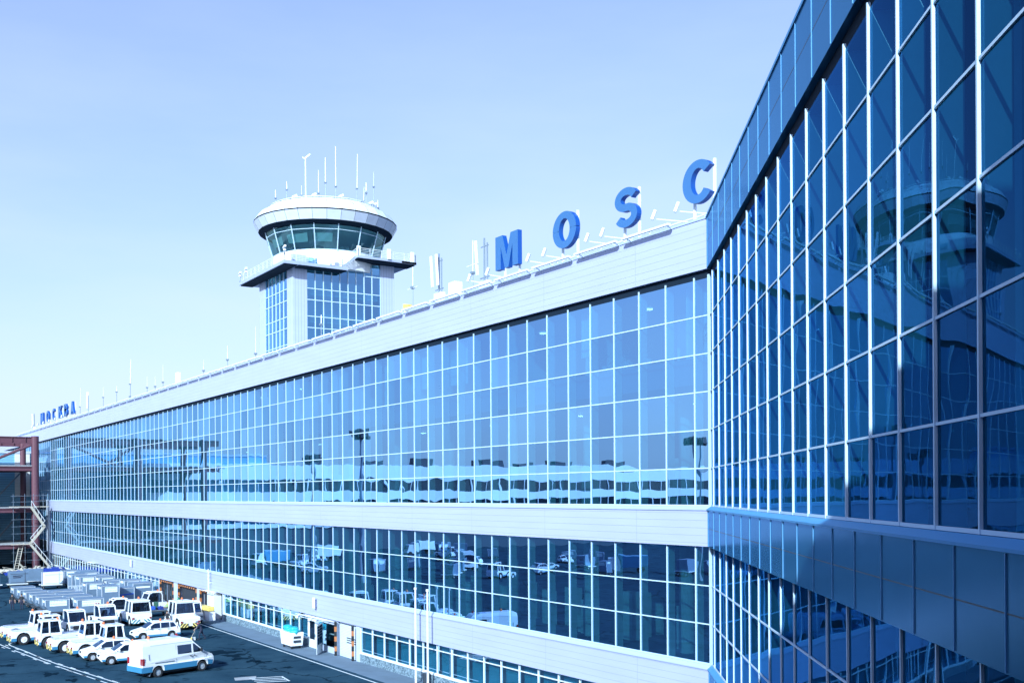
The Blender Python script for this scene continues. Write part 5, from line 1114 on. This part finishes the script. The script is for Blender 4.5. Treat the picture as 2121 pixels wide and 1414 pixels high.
# local frame: +X = the printed side, the slanted end towards -Y
def cart(loc, rz, lab, grp, h=1.75, w=2.35, d=1.55, slant=True, sign=True, roof=0.0, curtain=False):
    t_ = thing('baggage_cart', lab, 'baggage cart', loc, rz, grp); z0 = 0.44
    chassis(t_, d, w * 0.9)
    e = 0.45 if slant else 0.0
    pr = [(-w / 2 + e, z0), (w / 2 - 0.02, z0), (w / 2, z0 + 0.1), (w / 2, h), (-w / 2, h), (-w / 2, z0 + 0.62 if slant else z0)]
    mb = MB(); mb.prism(pr, lambda a, b_, q: (q, a, b_), -d / 2, d / 2); mb.build('box', M_CART, t_, bevel=0.02)
    mb = MB(); mb.box(-d / 2 - 0.06, d / 2 + 0.06, -w / 2 - 0.06, w / 2 + 0.06, h, h + 0.06); 
    if roof: mb.box(-d / 2, d / 2, -w / 2 + 0.25, w / 2 - 0.25, h + 0.06, h + 0.06 + roof)
    mb.build('roof', M_CART, t_, bevel=0.025)
    mb = MB()
    for x in (-d / 2, d / 2):
        for y in (-w / 2, w / 2): mb.box(x - 0.035, x + 0.035, y - 0.035, y + 0.035, z0 + (0.6 if slant and y < 0 else 0), h)
    for x in (-d / 2, d / 2): mb.box(x - 0.03, x + 0.03, -w / 2, w / 2, h - 0.07, h)
    mb.build('corner_frame', plain('cart_frame', (0.62, 0.72, 0.80), 0.4, 0.2), t_)
    if sign:
        mb = MB(); mb.box(d / 2, d / 2 + 0.02, -w * 0.32, w * 0.40, h - 0.72, h - 0.14); mb.build('printed_panel', M_PRINT, t_)
        mb = MB(); mb.box(-d * 0.3, d * 0.25, -w / 2 - 0.025, -w / 2, h - 0.36, h - 0.12); mb.build('end_sign', M_SIGN, t_)
    if curtain: mb = MB(); mb.box(-d / 2 + .1, d / 2 - .1, w / 2, w / 2 + 0.04, z0 + 0.05, h - 0.1); mb.build('canvas_curtain', M_CURT, t_)
    return t_
c0 = cart((-119.6, 21.2, 0), 0.02, 'first', 'silver baggage carts in the left hand row')
xs = [-135.9, -132.3, -128.9, -125.5, -122.5]
c0.location = (-119.4, 20.6, 0); c0['label'] = 'nearest silver cart of the left hand row, printed panel showing'
for k, x in enumerate((-123.0, -126.6, -130.2, -133.8)): dup(c0, (x, 20.55 - 0.1 * k, 0), 0.02 + 0.01 * k, 'silver cart in the middle of the left hand cart row')
dup(c0, (-137.6, 20.1, 0), 0.05, 'farthest silver cart of the left hand row')
c1 = cart((-116.6, 23.3, 0), 0.03, 'nearest silver cart of the second row, wide printed panel with red marks', 'silver baggage carts in the second row', 1.85, 2.6, 1.7)
mb = MB()
for y in (0.55, 0.8): mb.cyl((0.86, y, 1.3), (0.885, y, 1.3), 0.09, 10)
mb.build('red_marks', M_RED, c1)
for k, x in enumerate((-120.6, -124.4, -128.2)):
    q = dup(c1, (x, 23.0 - 0.12 * k, 0), 0.03, 'silver cart behind the nearest one of the second row')
# tall boxes
GT = 'tall silver container carts by the ground floor windows'
t0 = cart((-146.8, 28.0, 0), 0.06, 'tall silver cart at the left end of the tall group', GT, 2.35, 1.9, 2.0, slant=False)
dup(t0, (-142.3, 28.1, 0), 0.08, 'tall silver cart just right of the left end one, lit sign on its face')
dup(t0, (-126.0, 27.3, 0), 0.05, 'tall silver cart with a big printed panel behind the rounded cab loaders')
dup(t0, (-131.2, 26.7, 0), 0.05, 'tall silver cart half hidden behind the one with the big panel')
t1 = cart((-128.2, 31.4, 0), 0.10, 'tall plain silver cart nearest the baggage openings', GT, 2.3, 2.3, 1.8, slant=False, sign=False)
mb = MB(); mb.box(0.9, 0.92, -0.8, 0.85, 1.72, 1.92); mb.build('sign', M_SIGN, t1)
t2 = cart((-127.4, 29.3, 0), 0.03, 'silver cart with a blue stripe along its lower side', GT, 1.9, 2.0, 1.7, slant=False, sign=False)
mb = MB(); mb.hexa([(0.85, -0.9, 1.0), (0.85, 0.95, 1.12), (0.87, 0.95, 1.12), (0.87, -0.9, 1.0), (0.85, -0.9, 1.14), (0.85, 0.95, 1.26), (0.87, 0.95, 1.26), (0.87, -0.9, 1.14)]); mb.build('blue_stripe', plain('blue_paint', (0.02, 0.10, 0.55), 0.5), t2)
dup(t0, (-132.6, 31.3, 0), 0.06, 'tall silver cart behind the plain one by the windows')
for k, (x, y) in enumerate(((-136.6, 29.0), (-137.8, 31.2), (-142.4, 31.5), (-147.0, 31.5), (-150.6, 31.4))):
    cart((x, y, 0), 0.05, ('low open framed cart among the tall silver ones', 'silver cart by the windows, third from the baggage openings', 'silver cart by the windows in the middle of the back row', 'silver cart near the left end of the back row', 'silver cart at the left end of the back row')[k], GT, (1.55, 1.75, 1.7, 1.8, 1.85)[k], (2.2, 2.0, 2.1, 2.0, 2.3)[k], 1.7, slant=False, sign=k > 0)
rk = thing('cart_rack', 'low silver rack of upright bars among the tall carts', 'rack', (-138.2, 27.2, 0), 0.05, GT); chassis(rk, 1.6, 3.4)
mb = MB()
for i in range(12):
    y = -1.7 + 3.4 * i / 11
    for x in (-0.75, 0.75): mb.bar((x, y, 0.45), (x, y, 1.45), 0.05)
for x in (-0.75, 0.75): mb.bar((x, -1.7, 1.45), (x, 1.7, 1.45), 0.07); mb.bar((x, -1.7, 0.95), (x, 1.7, 0.95), 0.05)
mb.build('bars', plain('cart_frame', (0.62, 0.72, 0.80), 0.4, 0.2), rk)
cart((-153.2, 30.4, 0), 0.05, 'silver cart with a curved roof and a blue canvas end', GT, 2.1, 2.7, 2.0, slant=False, roof=0.22, curtain=True)
cart((-157.5, 29.0, 0), 0.03, 'silver cart in front of the blue tarpaulin', GT, 2.2, 1.9, 2.0, slant=False)
def uld(loc, rz, lab, mat, w=2.0):
    t_ = thing('container_dolly', lab, 'container', loc, rz, 'angled air freight containers on dollies')
    chassis(t_, 1.7, 2.3, 0.22, 0.5)
    mb = MB(); mb.box(-0.95, 0.95, -1.3, 1.3, 0.5, 0.62); mb.build('dolly_deck', M_WSTEEL, t_)
    pr = [(-w / 2, 0.64), (w / 2 - 0.05, 0.64), (w / 2 + 0.45, 1.15), (w / 2 + 0.45, 2.25), (-w / 2, 2.25)]
    mb = MB(); mb.prism(pr, lambda a, b_, q: (q, a, b_), -0.76, 0.76); mb.build('container', mat, t_, bevel=0.03)
    mb = MB(); mb.box(0.76, 0.78, -w / 2 + 0.1, w / 2 + 0.3, 0.74, 0.80); mb.box(0.76, 0.78, -w / 2 + 0.1, w / 2 + 0.3, 1.9, 1.95); mb.box(0.76, 0.785, w / 2 - 0.1, w / 2 - 0.04, 0.7, 2.2); mb.build('door_strap', M_CARTD if mat is not M_WHITE else M_LIP, t_)
    return t_
uw = uld((-154.4, 26.0, 0), 0.05, 'bright white angled container on a white dolly', M_WHITE)
ug = uld((-158.8, 22.4, 0), 0.05, 'grey angled container with dark lettering left of the white one', M_CART)
for k in range(2): mb = MB(); mb.box(0.77, 0.79, -0.6, 0.6 - 0.2 * k, 1.62 - 0.22 * k, 1.72 - 0.22 * k); mb.build('lettering', M_NAVY, ug)
dup(ug, (-162.5, 25.3, 0), math.pi, 'grey angled container turned away behind the white one')
dup(ug, (-158.6, 19.2, 0), math.pi, 'grey angled container second from the left edge')
dup(ug, (-162.0, 17.0, 0), 0.05, 'grey angled container at the left edge of the photo')
# equipment out on the open apron that only shows mirrored in the glass
rr = random.Random(31); ga = 'equipment on the open apron seen mirrored in the glass'
for k in range(26):
    x = rr.uniform(-205, -120); y = rr.uniform(-55, 4)
    if (x + y * 0.65) > -128: continue
    src, lab = ((c0, 'silver baggage cart on the open apron, seen mirrored in the lower glass'), (t0, 'tall silver container cart on the open apron, seen mirrored in the lower glass'), (ta, 'white tow tractor on the open apron, seen mirrored in the lower glass'), (ug, 'grey angled container on the open apron, seen mirrored in the lower glass'), (ca, 'small white car on the open apron, seen mirrored in the lower glass'))[k % 5]
    dup(src, (x, y, 0), rr.uniform(0, 6.2), lab, ga)
# luggage cart
lc = thing('luggage_cart', 'open flat cart heaped with suitcases behind the large striped tractor', 'baggage cart', (-112.2, 28.6, 0), 0.1)
chassis(lc, 1.7, 3.2, 0.22, 0.62); mb = MB(); mb.box(-0.9, 0.9, -1.7, 1.7, 0.62, 0.7); mb.box(-0.9, 0.9, -1.72, -1.64, 0.7, 1.5); mb.build('deck', M_GREY, lc)
rr = random.Random(6)
bags = [('maroon', (0.22, 0.02, 0.08), (-0.1, -1.15, 1.45), (0.9, 0.35, 0.55), 0.2), ('pale green', (0.42, 0.55, 0.30), (0.35, -0.65, 1.12), (0.5, 0.3, 0.6), 0.5), ('blue', (0.03, 0.11, 0.50), (0.5, -0.1, 0.92), (0.75, 0.5, 0.36), 0.0), ('dark blue', (0.02, 0.05, 0.28), (0.55, 0.75, 0.86), (0.7, 0.5, 0.34), 0.1), ('black', (0.015, 0.02, 0.025), (-0.2, -0.2, 1.15), (0.7, 0.4, 0.75), 0.3), ('dark green', (0.02, 0.10, 0.07), (-0.3, 0.6, 1.1), (0.7, 0.45, 0.7), -0.2), ('white', (0.62, 0.68, 0.72), (-0.2, -0.5, 1.65), (0.6, 0.4, 0.3), 0.4), ('grey', (0.18, 0.22, 0.27), (0.45, -1.2, 0.95), (0.6, 0.4, 0.5), 0.1)]
for nm, col, (x, y, z), (a, b_, c_), r_ in bags:
    w = Matrix.Rotation(0.1, 4, 'Z') @ Vector((x, y, z)); t_ = thing('suitcase', nm + ' suitcase in the heap on the open luggage cart', 'suitcase', Vector((-112.2, 28.6, 0)) + w, r_, 'suitcases on the luggage cart')
    mb = MB(); mb.box(-a / 2, a / 2, -b_ / 2, b_ / 2, -c_ / 2, c_ / 2); mb.build('case', plain('case_' + nm.replace(' ', '_'), col, 0.6), t_, bevel=0.05)
    mb = MB(); mb.bar((-a * .2, 0, c_ / 2), (-a * .2, 0, c_ / 2 + .06), .03); mb.bar((a * .2, 0, c_ / 2), (a * .2, 0, c_ / 2 + .06), .03); mb.bar((-a * .2, 0, c_ / 2 + .06), (a * .2, 0, c_ / 2 + .06), .03); mb.build('handle', M_BLACK, t_)
# rubbish container by the wall
t_ = thing('rubbish_container', 'white wheeled rubbish container full of teal bags by the wall', 'bin', (-82.3, 32.2, 0), 0.0)
mb = MB(); mb.hexa([(-1.1, -0.5, 0.25), (1.1, -0.5, 0.25), (1.1, 0.5, 0.25), (-1.1, 0.5, 0.25), (-1.2, -0.58, 1.35), (1.2, -0.58, 1.35), (1.2, 0.58, 1.35), (-1.2, 0.58, 1.35)]); mb.build('body', M_WHITE, t_, bevel=0.05)
mb = MB()
for z in (0.55, 0.88): mb.box(1.12, 1.20, -0.3, 0.3, z, z + 0.18)
mb.build('slots', M_DARK, t_)
mb = MB()
for x in (-0.85, 0.85):
    for y in (-0.35, 0.35): mb.cyl((x, y - 0.05, 0.12), (x, y + 0.05, 0.12), 0.12, 10); mb.box(x - 0.05, x + 0.05, y - 0.05, y + 0.05, 0.15, 0.27)
mb.build('castors', M_BLACK, t_)
M_BAG = plain('teal_bin_bag', (0.02, 0.42, 0.50), 0.35, 0, 0.3, 5, 0.4)
for k in range(5):
    rr = random.Random(20 + k); bm = bmesh.new(); bmesh.ops.create_icosphere(bm, subdivisions=3, radius=0.38)
    for v in bm.verts: v.co *= 1 + 0.16 * math.sin(v.co.x * 11 + k) * math.sin(v.co.y * 9 + 2 * k) + 0.1 * math.sin(v.co.z * 14); v.co.z *= 0.75
    me = bpy.data.meshes.new('bin_bag'); bm.to_mesh(me); bm.free(); me.materials.append(M_BAG); me.polygons.foreach_set('use_smooth', [True] * len(me.polygons))
    o = bpy.data.objects.new('bin_bag', me); S.collection.objects.link(o); o.location = (-83.15 + 0.42 * k, 32.2 + 0.12 * math.sin(3 * k), 1.45 + 0.1 * math.cos(2.3 * k)); tag(o, 'teal bin bag heaped in the white rubbish container', 'bin bag', 'teal bags in the rubbish container')

# ------------------------------------------------------------------ people
def person(loc, rz, lab, J, cloth, hair=M_HAIR, cap=None):
    """J: joint positions (x forward, y left, z up). cloth: (top, arms, legs, shoes)."""
    t_ = thing('person', lab, 'person', loc, rz)
    bones = [('pelvis', 'waist', .155, .145, 2), ('waist', 'chest', .145, .17, 0), ('chest', 'neck', .17, .062, 0), ('neck', 'head0', .062, .062, 4), ('head0', 'head1', .088, .105, 4), ('head1', 'head2', .105, .055, 4)]
    vs = []; rad = []; idx = {}; eds = []; mat = []
    def vtx(k, r_):
        if k not in idx: idx[k] = len(vs); vs.append(Vector(J[k])); rad.append(r_)
        return idx[k]
    def link(a, b_, ra, rb, m_): eds.append((vtx(a, ra), vtx(b_, rb))); mat.append(m_)
    for b_ in bones: link(*b_)
    for s in 'lr':
        link('chest', 'sh' + s, .17, .075, 0); link('sh' + s, 'el' + s, .075, .047, 0); link('el' + s, 'wr' + s, .047, .032, 4 if cloth[1] is M_SKIN else 1)
        a, b_ = Vector(J['el' + s]), Vector(J['wr' + s]); d = (b_ - a).normalized(); J['pa' + s] = b_ + d * 0.08; link('wr' + s, 'pa' + s, .032, .036, 4)
        sd = d.cross(Vector((1, 0, 0.2))).normalized()
        J['th' + s] = b_ + d * 0.07 + Vector((0.055, 0, 0)); J['wt' + s] = b_ + d * 0.035 + Vector((0.022, 0, 0)); link('pa' + s, 'th' + s, .036, .010, 4)
        for k in range(4):
            ln = (0.075, 0.088, 0.082, 0.065)[k]; off = Vector((0.03 - 0.02 * k, 0, 0)); n1, n2 = 'f%d%s' % (k, s), 'g%d%s' % (k, s)
            J[n1] = J['pa' + s] + d * ln * 0.5 + off; J[n2] = J['pa' + s] + d * ln + off + Vector((-0.0, -0.012 if s == 'l' else 0.012, 0)); link('pa' + s, n1, .036, .0095, 4); link(n1, n2, .0095, .008, 4)
        link('pelvis', 'hip' + s, .155, .098, 2); link('hip' + s, 'kn' + s, .098, .066, 2); link('kn' + s, 'an' + s, .066, .045, 2); J['toe' + s] = Vector(J['an' + s]) + Vector(J.get('toed', (0.19, 0, -0.045))); link('an' + s, 'toe' + s, .045, .042, 3)
    me = bpy.data.meshes.new('tmp'); me.from_pydata(vs, eds, []); o = bpy.data.objects.new('tmp', me); S.collection.objects.link(o)
    md = o.modifiers.new('skin', 'SKIN'); md.use_smooth_shade = True
    for i, sv in enumerate(me.skin_vertices[0].data): sv.radius = (rad[i], rad[i]); sv.use_root = (i == 0)
    for k, r_ in (('chest', (.135, .19)), ('waist', (.115, .155)), ('pelvis', (.12, .165))):
        if k in idx: me.skin_vertices[0].data[idx[k]].radius = r_[::-1] if False else (r_[1] * .86, r_[0] * 1.1)
    sb = o.modifiers.new('sub', 'SUBSURF'); sb.levels = 1; sb.render_levels = 1
    dg = bpy.context.evaluated_depsgraph_get(); m2 = bpy.data.meshes.new_from_object(o.evaluated_get(dg)); bpy.data.objects.remove(o)
    m2.name = 'body'; m2.materials.clear()
    for mm in (cloth[0], cloth[1], cloth[2], cloth[3], M_SKIN): m2.materials.append(mm)
    segs = [(vs[a], vs[b_], m_) for (a, b_), m_ in zip(eds, mat)]
    for p in m2.polygons:
        c = p.center; best = 9; bi = 0
        for a, b_, m_ in segs:
            ab = b_ - a; tt = max(0, min(1, (c - a).dot(ab) / max(1e-9, ab.length_squared))); dd = (c - (a + ab * tt)).length
            if dd < best: best = dd; bi = m_
        p.material_index = bi; p.use_smooth = True
    bo = bpy.data.objects.new('body', m2); S.collection.objects.link(bo); bo.parent = t_
    h1 = Vector(J['head1']); up_ = (Vector(J['head2']) - Vector(J['neck'])).normalized(); f = Vector(J.get('face', (1, 0, 0))).normalized(); sd = up_.cross(f).normalized(); f = sd.cross(up_)
    def hd(a, b_, c_): return h1 + f * a + sd * b_ + up_ * c_
    mb = MB(); nn = 12; rows = 5; vv = []
    for j in range(rows + 1):
        ph = math.pi / 2 * j / rows
        for i in range(nn): th = 2 * math.pi * i / nn; vv.append(hd(-0.012 + 0.112 * math.cos(th) * math.cos(ph), 0.095 * math.sin(th) * math.cos(ph), 0.025 + 0.105 * math.sin(ph) - 0.05 * (math.cos(th) < 0) * math.cos(ph)))
    mb.add(vv, [(j * nn + i, j * nn + (i + 1) % nn, (j + 1) * nn + (i + 1) % nn, (j + 1) * nn + i) for j in range(rows) for i in range(nn)]); mb.build('cap' if cap else 'hair', cap or hair, t_, smooth=True)
    mb = MB(); mb.add([hd(0.085, -.014, .01), hd(0.085, .014, .01), hd(0.122, 0, -.035), hd(0.085, -.016, -.04), hd(0.085, .016, -.04)], [(0, 1, 2), (1, 4, 2), (4, 3, 2), (3, 0, 2)]); 
    for s in (1, -1): mb.add([hd(0.0, s * .088, .015), hd(.02, s * .096, .02), hd(.015, s * .094, -.035), hd(-.01, s * .102, .0)], [(0, 1, 3), (1, 2, 3), (2, 0, 3)])
    mb.build('nose_and_ears', M_SKIN, t_)
    for s in (1, -1): mb = MB(); c = hd(0.088, s * .034, .012); mb.cyl(c, c + f * 0.008, .012, 8); mb.build('eye', M_BLACK, t_)
    mb = MB(); mb.add([hd(.096, -.024, -.062), hd(.096, .024, -.062), hd(.094, .018, -.072), hd(.094, -.018, -.072)], [(0, 1, 2, 3)]); mb.build('mouth', plain('lips', (0.32, 0.12, 0.11), 0.5), t_)
    return t_
def stand(**k):
    J = dict(pelvis=(0, 0, .95), waist=(0.01, 0, 1.10), chest=(0, 0, 1.32), neck=(0, 0, 1.50), head0=(0.02, 0, 1.57), head1=(0.02, 0, 1.66), head2=(0.01, 0, 1.755), shl=(0, .19, 1.43), shr=(0, -.19, 1.43), ell=(-.02, .25, 1.15), elr=(-.02, -.25, 1.15), wrl=(.05, .27, .90), wrr=(.05, -.27, .90), hipl=(0, .09, .90), hipr=(0, -.09, .90), knl=(.02, .11, .50), knr=(.02, -.11, .50), anl=(-.02, .12, .09), anr=(-.02, -.12, .09))
    J.update(k); return J
cl = (M_DKCLOTH, M_SKIN, M_NAVY, M_BLACK)
person((-127.6, 17.55, 0), -0.15, 'left of the two men in dark clothes standing beside the cart row', stand(), cl)
person((-127.3, 18.45, 0), -0.5, 'right of the two men in dark clothes, badge at his waist', stand(wrr=(.14, -.24, .93), elr=(-.05, -.28, 1.15), knl=(.06, .12, .5), anl=(.03, .14, .09)), cl)
mb = MB(); 
sw = person((-91.3, 27.5, 0), math.atan2(-1, -0.25), 'man in navy overalls with a red collar sweeping with a broom', stand(pelvis=(0, 0, .93), waist=(.06, 0, 1.07), chest=(.18, 0, 1.25), neck=(.27, 0, 1.41), head0=(.32, 0, 1.47), head1=(.36, 0, 1.54), head2=(.38, 0, 1.63), shl=(.22, .19, 1.36), shr=(.22, -.19, 1.36), ell=(.34, .22, 1.08), elr=(.36, -.2, 1.08), wrl=(.55, .10, .92), wrr=(.50, -.06, .98), hipl=(0, .09, .88), hipr=(0, -.09, .88), knl=(.20, .1, .50), knr=(-.10, -.1, .48), anl=(.20, .1, .09), anr=(-.36, -.1, .12), face=(1, 0, -.45)), (M_NAVY, M_NAVY, M_NAVY, M_BLACK), cap=plain('cap_cloth', (0.02, 0.12, 0.24), 0.8))
mb = MB(); mb.lathe([(0.07, 1.36), (0.115, 1.40), (0.09, 1.45)], 12, (.26, 0)); mb.build('red_collar', plain('red_cloth', (0.55, 0.06, 0.08), 0.8), sw)
a_ = math.atan2(-1, -0.25); rot = Matrix.Rotation(a_, 4, 'Z'); off = Vector((-91.3, 27.5, 0))
br = thing('broom', 'broom held by the man in navy overalls', 'broom', (-91.3, 27.5, 0), a_)
mb = MB(); mb.cyl((.40, -.09, 1.12), (.85, .18, .28), .018, 8); mb.build('stick', M_TIMBER, br); mb = MB(); mb.hexa([(.82, .06, .02), (1.02, .10, .02), (1.0, .34, .02), (.80, .30, .02), (.82, .13, .30), (.88, .14, .30), (.88, .22, .30), (.82, .21, .30)]); mb.build('bristles', M_YELLOW, br)
dp = thing('dustpan', 'grey long handled dustpan at the feet of the sweeping man', 'dustpan', (-91.3, 27.5, 0), a_); mb = MB(); mb.box(.50, .82, -.30, .02, .01, .26); mb.build('pan', M_HUB, dp); mb = MB(); mb.cyl((.56, -.12, .26), (.53, -.1, 1.02), .014, 6); mb.build('handle', M_GREY, dp)
person((-110.6, 30.0, 0), -1.3, 'worker in a bright green vest and maroon trousers beside the luggage', stand(waist=(.04, 0, 1.1), chest=(.1, 0, 1.3), neck=(.16, 0, 1.47), head0=(.2, 0, 1.53), head1=(.22, 0, 1.61), head2=(.22, 0, 1.7), shl=(.1, .19, 1.4), shr=(.1, -.19, 1.4), ell=(.3, .22, 1.18), elr=(.3, -.22, 1.18), wrl=(.5, .15, 1.05), wrr=(.5, -.15, 1.05)), (M_HIVIS, M_HIVIS, M_MAROON, M_BLACK))
person((-112.0, 30.9, 0), -1.8, 'worker in a pale green vest bending behind the one in maroon trousers', stand(waist=(.06, 0, 1.08), chest=(.2, 0, 1.25), neck=(.32, 0, 1.38), head0=(.37, 0, 1.43), head1=(.41, 0, 1.5), head2=(.43, 0, 1.58), shl=(.22, .19, 1.33), shr=(.22, -.19, 1.33), ell=(.42, .22, 1.1), elr=(.42, -.22, 1.1), wrl=(.62, .14, 1.0), wrr=(.62, -.14, 1.0)), (M_HIVIS, M_HIVIS, M_NAVY, M_BLACK))
person((-115.2, 32.3, 0), -2.4, 'worker in a dark green jacket by the middle baggage opening', stand(ell=(.14, .25, 1.18), wrl=(.36, .2, 1.12), elr=(.14, -.25, 1.18), wrr=(.36, -.2, 1.12)), (M_GREENC, M_GREENC, M_DKCLOTH, M_BLACK))
person((-100.3, 27.0, 0), -0.4, 'person in a dark jacket and red tie beside the striped tractor', stand(elr=(-.12, -.3, 1.16), wrr=(.04, -.2, 1.0), ell=(-.12, .3, 1.16), wrl=(.04, .2, 1.0)), (M_DKCLOTH, M_DKCLOTH, M_DKCLOTH, M_BLACK))

# pot plants behind the top floor glass near the corner
M_LEAF = plain('plant_leaf', (0.04, 0.13, 0.10), 0.6); M_POT = plain('plant_pot', (0.6, 0.68, 0.72), 0.6)
for k, (u, h, lab) in enumerate(((1.1, 1.7, 'tall pot plant behind the top floor glass right at the corner'), (4.9, 1.2, 'leafy pot plant behind the top floor glass, second from the corner'), (6.6, 1.3, 'leafy pot plant behind the top floor glass, third from the corner'), (8.4, 0.9, 'low pot plant behind the top floor glass, fourth from the corner'), (25.5, 1.0, 'pot plant behind the top floor glass far from the corner'))):
    p_ = FL.P(u, NG - 0.6, 18.78); t_ = thing('pot_plant', lab, 'plant', p_); rr = random.Random(30 + k)
    mb = MB(); mb.lathe([(0.11, 0), (0.16, 0.28), (0.15, 0.29)], 12); mb.build('pot', M_POT, t_)
    mb = MB()
    for q in range(3): mb.cyl((0, 0, 0.25), (rr.uniform(-.15, .15), rr.uniform(-.05, .05), h * 0.8), 0.015, 5)
    mb.build('stem', M_LEAF, t_)
    mb = MB()
    for q in range(46):
        b0 = Vector((rr.gauss(0, .12), rr.gauss(0, .05), h * rr.uniform(.35, .95))); d = Vector((rr.uniform(-1, 1), rr.uniform(-.4, .4), rr.uniform(-.2, 1))).normalized() * rr.uniform(.14, .32); sd = d.cross(Vector((0, 1, .3))).normalized() * .035
        mb.add([b0, b0 + d * .5 + sd, b0 + d, b0 + d * .5 - sd], [(0, 1, 2, 3)])
    mb.build('leaves', M_LEAF, t_, recalc=False)
